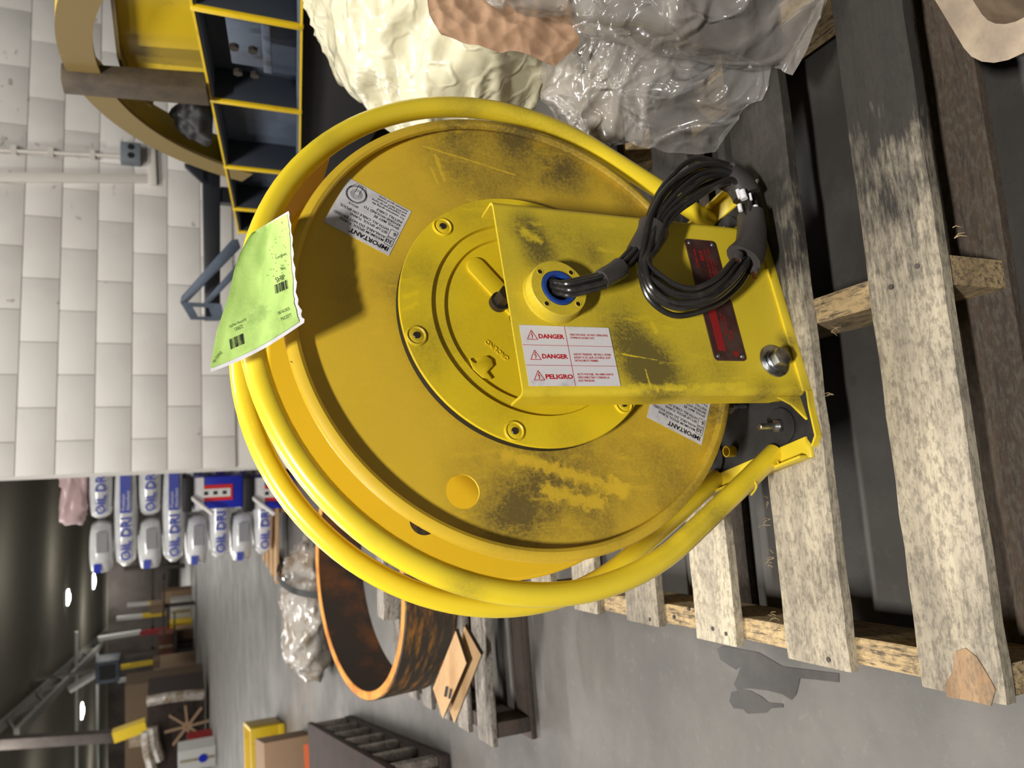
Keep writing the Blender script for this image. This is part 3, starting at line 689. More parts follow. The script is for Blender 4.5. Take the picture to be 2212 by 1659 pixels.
def important(TL, right, down, w_, h_):
    o, put, line = decal('notice_label', TL, right, down, w_, h_, 'labelgrey', .0006)
    o['label'] = 'silver spool turns notice label'
    k = w_/.0886; b = MB()
    put(b, 'IMPORTANT', .004*k, .0105*k, .0088*k, .03, .053*k)
    X = .0145*k
    for i, (s, y) in enumerate((('MAXIMUM SPOOL TURNS', 18), ('AVAILABLE. DO NOT EXCEED', 23.5), ('SET-UP SPOOL TURNS.', 31), ('WITH ALL CABLE ON SPOOL', 36.5), ('SPOOL MAY BE', 45), ('REVERSE-WOUND TO', 50.5), ('INSTALL CABLE', 56))):
        put(b, s, X if i < 4 else .004*k, y*.001*k, .0052*k, .012)
    for s, y in (('For maximum spring life', 62), ('use required set-up turns', 66.5), ('and DO NOT exceed', 71), ('maximum spool turns.', 75.5)): put(b, s, .004*k, y*.001*k, .0046*k, .008)
    for y, s in ((13.2, '30'), (26, '6')):
        x0, x1, a, c = .0025*k, .0125*k, y*.001*k, (y+11.5)*.001*k
        for p, q in (((x0, a), (x1, a)), ((x1, a), (x1, c)), ((x1, c), (x0, c)), ((x0, c), (x0, a))): line(b, *p, *q, .0005*k)
        put(b, s, .0035*k, (y+9)*.001*k, .0088*k, .01, None)
    cx, cy = .0705*k, .060*k
    for r_ in (.0135, .0125, .0118, .0070, .0050):
        n = 28
        for i in range(n):
            a, c = 2*PI*i/n, 2*PI*(i+1)/n; line(b, cx+r_*k*math.cos(a), cy+r_*k*math.sin(a), cx+r_*k*math.cos(c), cy+r_*k*math.sin(c), .0004*k)
    for q in (((-.003, -.002), (.003, -.002)), ((-.003, -.002), (-.003, .0145)), ((.003, -.002), (.003, .0145)), ((-.003, .0145), (.003, .0145)), ((-.0125, .004), (-.006, .0155)), ((-.006, .0155), (.006, .0155)), ((.006, .0155), (.0125, .004)), ((-.006, -.013), (-.011, -.004))):
        line(b, cx+q[0][0]*k, cy+q[0][1]*k, cx+q[1][0]*k, cy+q[1][1]*k, .0004*k)
    put(b, 'SPOOL', .0605*k, .0445*k, .0046*k, .008)
    b.done('notice_lettering', 'ink', o, smooth=False, kind='stuff')
p0 = L(840, 553, -.0135); important(p0, L(700, 480, -.0135)-p0, L(895, 463, -.0135)-p0, .0886, .0777)
q0 = L(1515, 962, -.0135); important(q0, L(700, 480, -.0135)-p0, L(895, 463, -.0135)-p0, .0886, .0777)
# hoops
def hoop(n):
    R_ = .347 if n > -.1 else .345; P = []
    for (x, z) in ((-.192, -.3575), (-.246, -.268)): P.append(RL(x, z, n))
    for i in range(73):
        a = math.radians(210-240*i/72); P.append(RL(R_*math.cos(a), R_*math.sin(a), n))
    for (x, z) in ((.246, -.268), (.192, -.3575)): P.append(RL(x, z, n))
    P[0] = RL(-.1905, -.3610, n); P[-1] = RL(.1905, -.3610, n)
    b = MB(); b.tube(P, .0145, 20); return b.done('guard_hoop', 'hoop', reel, ang=60)
hoop(-.022); hoop(-.158)
b = MB(); pts = []
for i in range(15):
    a = math.radians(43+36*i/14)
    for n, r_ in ((-.03, .342), (-.03, .346), (-.15, .346), (-.15, .342)): pts.append(RL(r_*math.cos(a), r_*math.sin(a), n))
V = b.quadgrid(pts, 15, 4, False, True); b.bm.faces.new(V[:4]); b.bm.faces.new(V[-4:][::-1]); b.done('hoop_tie_plate', 'yrear', reel)
# weld seams on the front left leg
b = MB()
b.tube(spline([L(1684, 1006, -.012), L(1672, 994, -.0098), L(1645, 1014, -.0090), L(1630, 1034, -.0090), L(1634, 1052, -.0100), L(1622, 1070, -.016)], 6), .0015, 6)
b.done('weld_bead', 'hoop', reel)
# base: plate, rails, feet, bolts
zb = -.3640
def bpoly(P, z0, z1): return [RL(a, z0, n) for a, n in P], (0, 0, z1-z0)
b = MB(); b.prism(*bpoly([(-.128, .062), (-.150, .060), (-.189, .057), (-.200, .046), (-.188, .040), (-.185, -.225), (-.10, -.245), (.10, -.245), (.185, -.225), (.188, .040), (.200, .046), (.189, .057), (.128, .064)], -.3722, zb))
bp = b.done('base_plate', 'blackdirt', reel, bevel=.0015)
b = MB(); b.prism(*bpoly([(-.128, .0665), (-.150, .0625), (-.1905, .0595), (-.2025, .0475), (-.2, .0455), (-.189, .0565), (-.150, .0595), (-.128, .0635)], -.3722, -.3625)); b.done('base_edge', 'arm', reel)
for s in (-1, 1):
    b = MB(); b.prism(*bpoly([(s*.186, .042), (s*.214, .037), (s*.214, -.19), (s*.186, -.19)], -.3722, -.3605)); b.prism(*bpoly([(s*.2105, .037), (s*.214, .037), (s*.214, -.19), (s*.2105, -.19)], -.3605, -.346)); b.done('base_rail', 'arm', reel, bevel=.001)
    b = MB(); b.prism([RL(s*.131, -.325, .05), RL(s*.131, -.3645, .05), RL(s*.165, -.3645, .052), RL(s*.142, -.345, .051)], (0, .004, 0)); b.done('gusset', 'arm', reel)
    for n in (0, -.16):
        o = RL(s*.158, 0, n+.003); b = MB(); o.z = 0
        b.cyl(o, .026, HC-.364, HC-.360, 'z', 40, .001); wsh = b.done('foot_washer', 'blackdirt', reel)
        b = MB(); b.hexa(o, .0095, HC-.360, HC-.353, 'z', .2); b.cyl(o, .0045, HC-.355, HC-.322, 'z', 16, .0008); b.done('foot_bolt', 'zinc', wsh)
b = MB(); b.prism(*bpoly([(-.128, .0655), (.128, .0655), (.128, .0615), (-.128, .0615)], -.3722, -.357)); b.done('front_sill', 'arm', reel, bevel=.001)
o = L(1577, 971, 0); g = atz(1577, 975, PT+.015)-RC
o = Vector((g.dot(E1), -g.dot(NV), 0)); b = MB(); b.lathe([(.0085, HC-.364), (.0085, HC-.350), (.0068, HC-.350), (.0068, HC-.364)], o, 'z', 24); b.done('drain_bushing', 'arm', reel)
o = RL(-.107, -.33, -.058); b = MB(); b.hexa((o.x, o.y, 0), .0085, o.z-.004, o.z+.004, 'z', 0); b.cyl((o.x, o.y, 0), .0055, HC-.364, o.z, 'z', 14); b.cyl((o.x, o.y, 0), .0105, o.z-.006, o.z-.004, 'z', 20); b.done('stud_bolt', 'zinc', reel)
# rear support arm
b = MB(); b.prism([RL(a, z, -.232) for a, z in ((-.12, -.363), (.12, -.363), (.12, .05), (-.12, .05))], (0, .006, 0)); b.done('rear_arm', 'arm', reel, bevel=.002)
b = MB(); b.cyl(C3, .03, -.232, -.15, 'y', 32); b.done('axle', 'darksteel', reel)

# ------------------------------------------------------------------ lead wires coiled up with tape
wc = thing('wire_coil', 'coil of black lead wires bundled with black tape hanging before the reel arm', 'wire coil', (RC.x, RC.y, PT), PSI)
OUT = [(1382, 548), (1395, 470), (1430, 400), (1490, 347), (1550, 347), (1600, 374), (1632, 430), (1638, 500), (1634, 545), (1618, 580), (1592, 622), (1540, 662), (1462, 682), (1405, 648), (1383, 592)]
INN = [(1422, 535), (1452, 470), (1503, 430), (1553, 408), (1582, 396), (1592, 408), (1606, 436), (1612, 495), (1604, 540), (1585, 562), (1550, 600), (1500, 622), (1458, 612), (1420, 588), (1402, 560)]
rnd = random.Random(11)
nw = 9
for k in range(nw):
    f = (k+.35)/(nw-.3); P = []
    for i, (o_, i_) in enumerate(zip(OUT, INN)):
        g = min(max(f+rnd.uniform(-.06, .06), 0), 1)
        if 9 <= i <= 13: g = .15+.85*min(max((k*5 % nw)/(nw-1)+rnd.uniform(-.05, .05), 0), 1) if k else 0
        n = .076+.024*math.sin(PI*(k*3 % nw)/(nw-1))+.006*rnd.random()
        if i > 8: n += .010
        P.append(L(o_[0]+(i_[0]-o_[0])*g, o_[1]+(i_[1]-o_[1])*g, n))
    b = MB(); b.tube(spline(P, 7, True), .0040, 10, True); b.done('wire', 'wire', wc)
for k in range(7):
    a = 2*PI*k/6; q = (0, 0) if k == 6 else (math.cos(a)*.0068, math.sin(a)*.0068)
    P = []
    for (x, y, n, sp) in ((1185, 605, .066, .9), (1196, 617, .079, .9), (1220, 624, .094, 1.15), (1262, 616, .100, 1.2), (1305, 603, .100, 1.15), (1340, 578, .094, 1.1), (1368, 548, .09, 1.1), (1392, 515, .089, 1.2), (1412, 478, .088, 1.5)):
        v = L(x, y, n); P.append(v+Vector((q[0]*sp, q[1]*sp*.8, q[1]*sp*.3+q[0]*.3)))
    b = MB(); b.tube(spline(P, 6), .0035, 10); b.done('wire', 'wire', wc)
def wrapt(name, pts, ra, rb, m='tape', nrm=.09):
    b = MB(); Q = spline(pts, 6); n = len(Q); P = []; sg = 18
    for i in range(n):
        T = (Q[min(i+1, n-1)]-Q[max(i-1, 0)]).normalized(); yv = Vector((0, 1, 0)); x = T.cross(yv).normalized()
        tt = i/(n-1)
        for j in range(sg):
            a = 2*PI*j/sg; wob = 1+.05*math.sin(3*a+5*tt)
            P.append(Q[i]+(x*math.cos(a)*(ra[0]+(ra[1]-ra[0])*tt)+yv*math.sin(a)*(rb[0]+(rb[1]-rb[0])*tt))*wob)
    V = b.quadgrid(P, n, sg, False, True); b.bm.faces.new(V[:sg]); b.bm.faces.new(V[-sg:][::-1]); return b.done(name, m, wc, ang=50)
wrapt('tape_wrap', [L(1378, 550, .089), L(1400, 520, .089), L(1412, 490, .089)], (.0165, .0225), (.013, .015))
wrapt('tape_wrap', [L(1299, 604, .101), L(1325, 590, .098), L(1340, 577, .095)], (.0125, .0135), (.0115, .012))
wrapt('tape_wrap', [L(1568, 378, .090), L(1594, 394, .091), L(1612, 425, .092)], (.021, .020), (.020, .020))
wrapt('tape_wrap', [L(1622, 465, .092), L(1624, 500, .093), L(1618, 540, .097), L(1606, 562, .099)], (.0175, .0260), (.020, .020))
wrapt('tape_wrap', [L(1626, 548, .100), L(1631, 572, .101), L(1628, 588, .101)], (.0105, .0045), (.012, .0045))
wrapt('tape_wrap', [L(1594, 548, .114), L(1592, 561, .115)], (.0085, .0065), (.006, .005))
for c_, s_ in ((L(1628, 596, .101), (.012, .0014, .0036)), (L(1591, 562, .1165), (.004, .002, .004))):
    b = MB(); b.box(c_, s_); b.done('bare_strand', 'copper', wc, label='bare copper wire end')
def sleeve(x, y, n, x2, y2, r, s):
    A = L(x, y, n); B = L(x2, y2, n); b = MB(); b.tube([A, B], r, 14); o = b.done('wire_marker', 'paper', wc, label='white numbered wire marker')
    if s:
        b = MB(); r_ = (L(x+10, y, n)-A).normalized(); b.add(textmesh(s), frame((A+B)/2+Vector((-.001, -r-.0003, -.003)), (0, 0, -1), (1, 0, 0)) @ Matrix.Scale(.006, 4)); b.done('marker_digit', 'ink', o, smooth=False)
sleeve(1602, 412, .1085, 1608, 430, .0050, '7'); sleeve(1630, 446, .104, 1634, 462, .0050, '1')
sleeve(1593, 410, .102, 1599, 428, .003, None); sleeve(1597, 442, .103, 1600, 456, .003, None); sleeve(1620, 418, .110, 1623, 432, .0018, None)
wc2 = MB(); wc2.lathe([(1e-4, .0), (.004, .001), (.005, .006), (.004, .012), (1e-4, .013)], L(1632, 398, .07)-Vector((0, 0, 0)), 'y', 14); wc2.done('end_cap', 'white', wc, label='small white wire end cap')

# ------------------------------------------------------------------ lime tag
tg = thing('paper_tag', 'torn lime green paper shipping tag hanging over the reel hoops', 'tag', (RC.x, RC.y, PT), PSI)
LE = [(455, 804), (455, 786), (468, 716), (494, 637), (506, 583), (519, 545), (538, 511), (544, 503)]
RE = [(657, 697), (650, 672), (641, 640), (639, 600), (634, 560), (632, 520), (628, 485), (623, 456)]
NU, NVV = 25, 29
def samp(E, v):
    k = v*(len(E)-1); i = min(int(k), len(E)-2); f = k-i; return (E[i][0]+(E[i+1][0]-E[i][0])*f, E[i][1]+(E[i+1][1]-E[i][1])*f)
def tagpt(u, v, lift=0.0):
    a = samp(LE, v); c = samp(RE, v); x = a[0]+(c[0]-a[0])*u; y = a[1]+(c[1]-a[1])*u+10*math.sin(PI*u)*(1-v)
    n = .004+.034*u**1.2 - .012*math.sin(PI*u)*v + .0022*noise.noise(Vector((u*5, v*6, 1)))+.0008*noise.noise(Vector((u*16, v*18, 5)))+lift
    return L(x, y, n)
b = MB(); b.quadgrid([tagpt(i/(NU-1)*(1+.012*math.sin(j*1.9)*(i == NU-1)), j/(NVV-1)) for i in range(NU) for j in range(NVV)], NU, NVV); o = b.done('backing_sheet', 'paper', tg, ang=180)
b = MB(); b.quadgrid([tagpt(i/(NU-1)*(.955+.02*noise.noise(Vector((j*.8, 0, 3)))*(i == NU-1)), .045+.02*(1-i/(NU-1))+.935*j/(NVV-1), .0010) for i in range(NU) for j in range(NVV)], NU, NVV); o = b.done('green_sheet', 'green', tg, ang=180)
def ttext(bb, s, x, y, size, ang, bold=-.004, wmax=None):
    """text placed at photo position (x, y); mapped on to the curved sheet"""
    me = textmesh(s, bold=bold); c, q = math.cos(ang), math.sin(ang); kx = (wmax/(size*max(v.co.x for v in me.vertices))) if wmax else 1.0
    def inv(px, py):
        u, v = .5, .5
        for _ in range(12):
            e = 1e-3; f0 = tagxy(u, v); fu = tagxy(u+e, v); fv = tagxy(u, v+e)
            a, b_, c_, d_ = (fu[0]-f0[0])/e, (fv[0]-f0[0])/e, (fu[1]-f0[1])/e, (fv[1]-f0[1])/e
            rx, ry = px-f0[0], py-f0[1]; det = a*d_-b_*c_
            u += (rx*d_-ry*b_)/det; v += (a*ry-c_*rx)/det
        return u, v
    def fn(co):
        py = y+(-co.x*kx*q-co.y*c)*size; px = x+(co.x*kx*c-co.y*q)*size
        u, v = inv(px, py); return tagpt(min(max(u, .01), .985), min(max(v, .01), .99), .0017)
    bb.add(me, None, fn)
def tagxy(u, v):
    u_ = u; v_ = min(max(v, 0), 1)
    a = samp(LE, v_); c = samp(RE, v_); return (a[0]+(c[0]-a[0])*u_, a[1]+(c[1]-a[1])*u_+10*math.sin(PI*u_)*(1-v_))
TA = math.radians(24)
b = MB()
ttext(b, 'Location', 596, 560, 9, TA, wmax=25); ttext(b, 'Bin', 607, 584, 9, TA, wmax=10); ttext(b, 'SHIP', 597, 611, 16, TA, wmax=22); ttext(b, '08/16/2025', 601, 680, 9.5, TA, wmax=28); ttext(b, 'PSCOTT', 608, 693, 10, TA, wmax=25)
ttext(b, 'Lot/Item Record #:', 496, 708, 9, TA, wmax=40); ttext(b, '130672', 507, 716, 11, TA, wmax=20); ttext(b, 'Type: 0.059922', 459, 786, 9, math.radians(48), wmax=32)
def barcode(x, y, wpx, hpx, ang, sd):
    rnd = random.Random(sd); c, q = math.cos(ang), math.sin(ang); t_ = 0
    while t_ < wpx:
        w_ = rnd.choice((.7, .7, 1.3, 2.0)); P = []
        for (a, h_) in ((t_, 0), (t_+w_, 0), (t_+w_, hpx), (t_, hpx)):
            px = x+a*c+h_*q*.35; py = y-a*q+h_
            P.append((px, py))
        pp = []
        for px, py in P:
            u, v = .5, .5
            for _ in range(10):
                e = 1e-3; f0 = tagxy(u, v); fu = tagxy(u+e, v); fv = tagxy(u, v+e)
                a_, b_, c_, d_ = (fu[0]-f0[0])/e, (fv[0]-f0[0])/e, (fu[1]-f0[1])/e, (fv[1]-f0[1])/e
                det = a_*d_-b_*c_; rx, ry = px-f0[0], py-f0[1]; u += (rx*d_-ry*b_)/det; v += (a_*ry-c_*rx)/det
            pp.append(tagpt(u, v, .0018))
        b.bm.faces.new([b.bm.verts.new(p) for p in pp]); t_ += w_+rnd.choice((.6, 1.0, 1.5))
barcode(592, 616, 30, 19, TA, 3); barcode(495, 733, 30, 22, TA, 5)
b.done('tag_print', 'ink', tg, smooth=False, kind='stuff')
b = MB(); rnd = random.Random(9)
for _ in range(55):
    u, v = .55+.4*rnd.random()**.7, .45+.5*rnd.random(); du = rnd.uniform(.004, .02); dv = rnd.uniform(.003, .007)
    if u+du > .93: continue
    P = []
    for k in range(7):
        a = 2*PI*k/7; P.append(tagpt(u+du*math.cos(a)*rnd.uniform(.5, 1), v+dv*math.sin(a)*rnd.uniform(.5, 1.2), .0014))
    b.bm.faces.new([b.bm.verts.new(p) for p in P])
b.done('smudge', 'smudge', tg, kind='stuff')

# ------------------------------------------------------------------ big yellow reel machine on its grey beam, right of the cable reel
MA = Vector((.99, 2.18, 0)); MD = Vector((-.1503, .9886, 0)); MNR = Vector((.9886, .1503, 0))    # along the beam, and into the machine
MRZ = math.atan2(MD.y, MD.x)
mc = thing('reel_machine', 'large yellow ring machine with long blue-grey ribbed beam leaning by the white wall', 'machine', MA, MRZ)
def ml(s, z, d=0.0): return Vector((s, -d, z))          # machine coordinates; d goes into the machine
BZ = lambda s: .88-.145*s                                # top edge of the beam
HB = .285
def mbar(name, P, d0, d1, m, bevel=.003):
    b = MB(); b.prism([ml(s, z, d0) for s, z in P], (0, -(d1-d0), 0)); return b.done(name, m, mc, bevel=bevel)
S0, S1 = -.2, 1.76
mbar('top_flange', [(S0, BZ(S0)), (S1, BZ(S1)), (S1, BZ(S1)-.014), (S0, BZ(S0)-.014)], 0, .22, 'bluegrey')
mbar('bottom_flange', [(S0, BZ(S0)-HB+.014), (S1, BZ(S1)-HB+.014), (S1, BZ(S1)-HB), (S0, BZ(S0)-HB)], 0, .22, 'bluegrey')
mbar('beam_web', [(S0, BZ(S0)-.014), (S1, BZ(S1)-.014), (S1, BZ(S1)-HB+.014), (S0, BZ(S0)-HB+.014)], .11, .125, 'bluegrey')
M['yedge'] = paint('yellow_edge_paint', (226, 190, 24), [], base=.7)
M['ymach'] = paint('machine_yellow_paint', (214, 180, 28), [], base=.35)
M['bronze'] = mat('dusty_yellow_ring', (128, 108, 62), .6, c2=(206, 174, 40), ns=7, lo=.60, hi=.68)
M['darkpost'] = mat('dusty_dark_post', (86, 74, 56), .7, c2=(64, 54, 44), ns=9)
for s in (0.0, .48, .99, 1.43, 1.73):
    mbar('beam_rib', [(s-.008, BZ(s)-.012), (s+.008, BZ(s)-.012), (s+.008, BZ(s)-HB+.012), (s-.008, BZ(s)-HB+.012)], .003, .109, 'bluedark')
    mbar('rib_edge', [(s-.011, BZ(s)+.002), (s+.011, BZ(s)+.002), (s+.011, BZ(s)-HB-.002), (s-.011, BZ(s)-HB-.002)], -.008, .003, 'yedge')
b = MB(); b.prism([ml(s, z, -.002) for s, z in ((S0, BZ(S0)+.001), (S1, BZ(S1)+.001), (S1, BZ(S1)-.006), (S0, BZ(S0)-.006))], (0, .004, 0)); b.done('flange_edge', 'yedge', mc)
b = MB(); b.prism([ml(s, z, -.002) for s, z in ((S0, BZ(S0)-HB+.007), (S1, BZ(S1)-HB+.007), (S1, BZ(S1)-HB), (S0, BZ(S0)-HB))], (0, .004, 0)); b.done('flange_edge', 'yedge', mc)
bpl = mbar('bolt_plate', [(.05, .795), (.30, .758), (.30, .652), (.05, .690)], .03, .045, 'bluegrey')
mbar('bolt_plate_shelf', [(.05, .70), (.30, .665), (.30, .640), (.05, .676)], .015, .045, 'bluegrey')
for s, z in ((.12, .765), (.25, .745), (.12, .715), (.25, .697)):
    b = MB(); b.cyl(ml(s, z, 0), .014, -.030, -.018, 'y', 6); b.done('plate_bolt', 'darksteel', bpl)
# ring: a broad flat band with a drum behind it
def ringband(name, r0, r1, d0, d1, a0, a1, m, cx=.30, cz=.328):
    n = 60; b = MB(); pts = []
    for i in range(n+1):
        a = math.radians(a0+(a1-a0)*i/n); c, q = math.cos(a), math.sin(a)
        for r, d in ((r1, d0), (r0, d0), (r0, d1), (r1, d1)): pts.append(ml(cx+r*c, cz+r*q, d))
    V = b.quadgrid(pts, n+1, 4, False, True); b.bm.faces.new(V[:4]); b.bm.faces.new(V[-4:][::-1]); return b.done(name, m, mc, ang=30)
ringband('ring_face', .80, .89, .0, .012, 22, 150, 'bronze')
ringband('ring_skin', .878, .89, .012, .16, 22, 150, 'ymach')
b = MB(); b.prism([ml(x, z, .10) for x, z in ((-.2, 1.075), (.40, 1.075), (.60, 1.055), (.69, .99), (.72, BZ(.72)+.003), (-.2, BZ(-.2)+.003))], (0, -.012, 0)); b.done('drum_plate', 'ymach', mc)
b = MB(); b.prism([ml(x, z, .10) for x, z in ((-.2, 1.075), (.40, 1.075), (.60, 1.055), (.69, .99), (.69, .98), (.595, 1.045), (.40, 1.065), (-.2, 1.065))], (0, .05, 0)); b.done('drum_lip', 'bronze', mc)
mbar('ring_post', [(.44, 1.225), (.525, 1.225), (.475, BZ(.475)), (.37, BZ(.37))], -.03, .03, 'darkpost', .006)
M['gap_shade'] = mat('gap_shade_black', (26, 24, 24), .7)
mbar('gap_shade_panel', [(S0, BZ(S0)-HB-.001), (S1, BZ(S1)-HB-.001), (S1, .226), (S0, .226)], .05, .058, 'gap_shade')  # black panel added to stand in for the shade under the beam
for s in (.2, 1.35):
    mbar('support_leg', [(s-.04, BZ(s)-HB), (s+.04, BZ(s)-HB), (s+.04, .221), (s-.04, .221)], .06, .18, 'bluedark')
# crumpled dark sheet lying on the beam inside the ring
o = crumple('dark_bag', MA+MD*.80+MNR*.09+Vector((0, 0, .84)), (.13, .07, .085), 'wrapdark' if 'wrapdark' in M else 'black', 5, 4, .03, (7, 15), MRZ, .79)
tag(o, 'crumpled dark plastic bag lying inside the yellow ring', 'bag')
# timbers under the machine
ts = thing('timber_stand', 'stack of dark brown timbers under the blue-grey beam', 'timber stack', MA+MD*.55+MNR*.12, MRZ)
for i, (x0, x1, y0, y1, z0, z1) in enumerate(((-.75, 1.1, -.30, -.16, .0, .11), (-.75, 1.1, .10, .24, .0, .11), (-.6, -.48, -.34, .28, .111, .22), (.2, .32, -.34, .28, .111, .22), (.9, 1.02, -.34, .28, .111, .22))):
    b = MB(); b.box(((x0+x1)/2, (y0+y1)/2, (z0+z1)/2), (x1-x0, y1-y0, z1-z0)); b.done('timber', 'brownwood', ts, bevel=.005)
# bracket on a black square tube
bk = thing('steel_bracket', 'dark steel bracket with sloping arms on a black square tube by the wall', 'bracket', aty(457, 500, 4.2))
o0 = bk.location.copy()
def bq(x, y, Y): return aty(x, y, Y)-o0
def bstrip(name, pts, Y0, m, th=.05, par=bk):
    b = MB(); b.prism([bq(x, y, Y0) for x, y in pts], (0, th, 0)); return b.done(name, m, par, bevel=.003)
bstrip('square_tube', ((437, 330), (476, 330), (476, 690), (444, 690)), 4.22, 'navy', .12)
bstrip('upper_strut', ((392, 640), (389, 652), (402, 655), (520, 534), (514, 516), (500, 518)), 4.12, 'bluegrey', .05)
bstrip('lower_strut', ((440, 652), (452, 656), (528, 576), (524, 556)), 4.12, 'bluegrey', .05)
ep = sheet_holes([(0, 0)]+[(0, 0)], [], 0, .01) if False else None
b = MB(); Pq = [(389, 652), (478, 656), (486, 692), (412, 690)]; Pi = [(416, 662), (452, 664), (458, 684), (428, 684)]
pts = []
for i in range(4):
    pts += [bq(*Pq[i], 4.10), bq(*Pi[i], 4.10), bq(*Pi[i], 4.10)+Vector((0, .02, 0)), bq(*Pq[i], 4.10)+Vector((0, .02, 0))]
b.quadgrid(pts, 4, 4, True, True); b.done('end_plate', 'bluegrey', bk, smooth=False)
bstrip('gusset_plate', ((398, 352), (400, 362), (440, 398), (440, 362)), 4.18, 'navy', .02)
g = atz(457, 420, 0); fl = aty(470, 420, 4.25)
b = MB(); b.box(Vector((fl.x, 4.28, fl.z/2))-o0, (.08, .08, fl.z-.03)); b.done('post', 'navy', bk)

# ------------------------------------------------------------------ bags, paper and film on the right of the pallet
o = crumple('foam_bag', (.92, 1.50, .42), (.45, .36, .31), 'foam', 3, 6, .020, (6, 12), .5, PT+.002); tag(o, 'big cream foam filled plastic bag on the pallet behind the reel', 'bag')
o = crumple('packing_bag', (.63, 1.13, .235), (.22, .19, .112), 'greyfill', 8, 6, .016, (9, 18), .2, PT+.003); tag(o, 'grey plastic packing bag slumped on the pallet right of the reel', 'bag')
# clear sheets: draped crumpled film
def drape(name, P, nu, nv, m, amp, f, seed, paper=False):
    """P: grid of corner control points rows x cols (3d), crumpled"""
    R = len(P); Cn = len(P[0]); cols = []
    rows = [spline(r, max(1, nv//(Cn-1))) for r in P]
    nvv = len(rows[0]); G = []
    for j in range(nvv):
        G.append(spline([rows[i][j] for i in range(R)], max(1, nu//(R-1))))
    nuu = len(G[0]); pts = []
    for j in range(nvv):
        for i in range(nuu):
            p = G[j][i]; w = p*f+Vector((seed, seed*2, 0))
            if paper:
                d = noise.voronoi(w)[0]; d2 = noise.voronoi(w*2.3)[0]; h = amp*(1.6*(d[0]-.5)+.8*(d2[0]-.5))
            else: h = amp*folds(p, f, seed)
            q = p+Vector((noise.noise(w*1.3)*amp*.6, -h*.7, h*.7)); q.z = max(q.z, PT+.004); pts.append(q)
    b = MB(); b.quadgrid(pts, nvv, nuu); return b.done(name, m, ang=180)
def A(x, y, Y): return aty(x, y, Y)
def Z(x, y, z): return atz(x, y, z)
P = [[A(1000, -60, .98), A(1200, -60, .90), A(1450, -60, .82), A(1700, -60, .76), A(1920, -60, .74)],
     [A(1060, 10, .98), A(1240, 25, .90), A(1450, 40, .84), A(1700, 20, .79), A(1890, 0, .75)],
     [A(1230, 55, .97), A(1330, 75, .92), A(1480, 90, .86), A(1690, 100, .82), A(1840, 75, .78)],
     [A(1260, 80, .99), A(1340, 95, .95), A(1500, 130, .90), A(1700, 150, .86), A(1800, 170, .82)]]
o = drape('film_sheet', P, 96, 120, 'film2', .016, 12, 2.0); tag(o, 'milky clear plastic sheet draped over the bags at the pallet corner', 'plastic sheet')
P = [[A(1250, 70, 1.02), A(1400, 100, .97), A(1560, 120, .92), A(1700, 140, .86)],
     [A(1300, 150, 1.02), A(1420, 180, .97), A(1560, 200, .92), A(1660, 210, .88)],
     [A(1340, 230, 1.04), A(1440, 260, .99), A(1560, 270, .95), A(1640, 235, .92)],
     [A(1350, 300, 1.08), A(1450, 330, 1.04), A(1545, 330, .99), A(1570, 300, .98)]]
o = drape('film_sheet', P, 90, 90, 'film', .013, 15, 5.0); tag(o, 'thin glossy clear film hanging over the grey packing bag', 'plastic sheet')
P = [[A(905, -70, 1.12), A(1000, -90, 1.08), A(1120, -90, 1.04), A(1240, -40, 1.0)],
     [A(925, 20, 1.11), A(1010, 0, 1.07), A(1130, 0, 1.03), A(1235, 40, .99)],
     [A(950, 70, 1.11), A(1030, 60, 1.07), A(1140, 60, 1.03), A(1252, 96, 1.0)],
     [A(955, 74, 1.12), A(1050, 100, 1.08), A(1140, 120, 1.05), A(1198, 143, 1.03)]]
o = drape('kraft_sheet', P, 72, 72, 'kraft', .013, 19, 8.0, True); tag(o, 'crumpled brown kraft paper tucked on top of the cream foam bag', 'paper')
# tan tray with rounded rim at the near right corner
tr = thing('plastic_tray', 'tan rounded tray rim on the floor in the near right corner', 'tray', (.5035, .5015, 0), .47)
def rr3(hx, hy, r, z, n=6):
    P = []
    for cx, cy, s in ((hx-r, hy-r, 0), (-hx+r, hy-r, 90), (-hx+r, -hy+r, 180), (hx-r, -hy+r, 270)):
        P += [Vector((cx+r*math.cos(math.radians(s+90*i/n)), cy+r*math.sin(math.radians(s+90*i/n)), z)) for i in range(n+1)]
    return P
rings = [rr3(.105, .105, .05, .001), rr3(.128, .13, .06, .105), rr3(.130, .132, .06, .11), rr3(.098, .100, .045, .11), rr3(.096, .098, .045, .10), rr3(.082, .082, .04, .01)]
n = len(rings[0]); pts = [p for r in rings for p in r]; b = MB(); V = b.quadgrid(pts, len(rings), n, False, True); b.bm.faces.new(V[:n][::-1]); b.bm.faces.new(V[-n:]); b.done('tray_body', 'tan', tr)
o = crumple('rust_lump', (.5035, .5015, .055), (.065, .055, .042), 'rustred', 2, 4, .02, (9, 20), .3, .014); tag(o, 'reddish brown lump of scrap inside the tan tray', 'scrap')

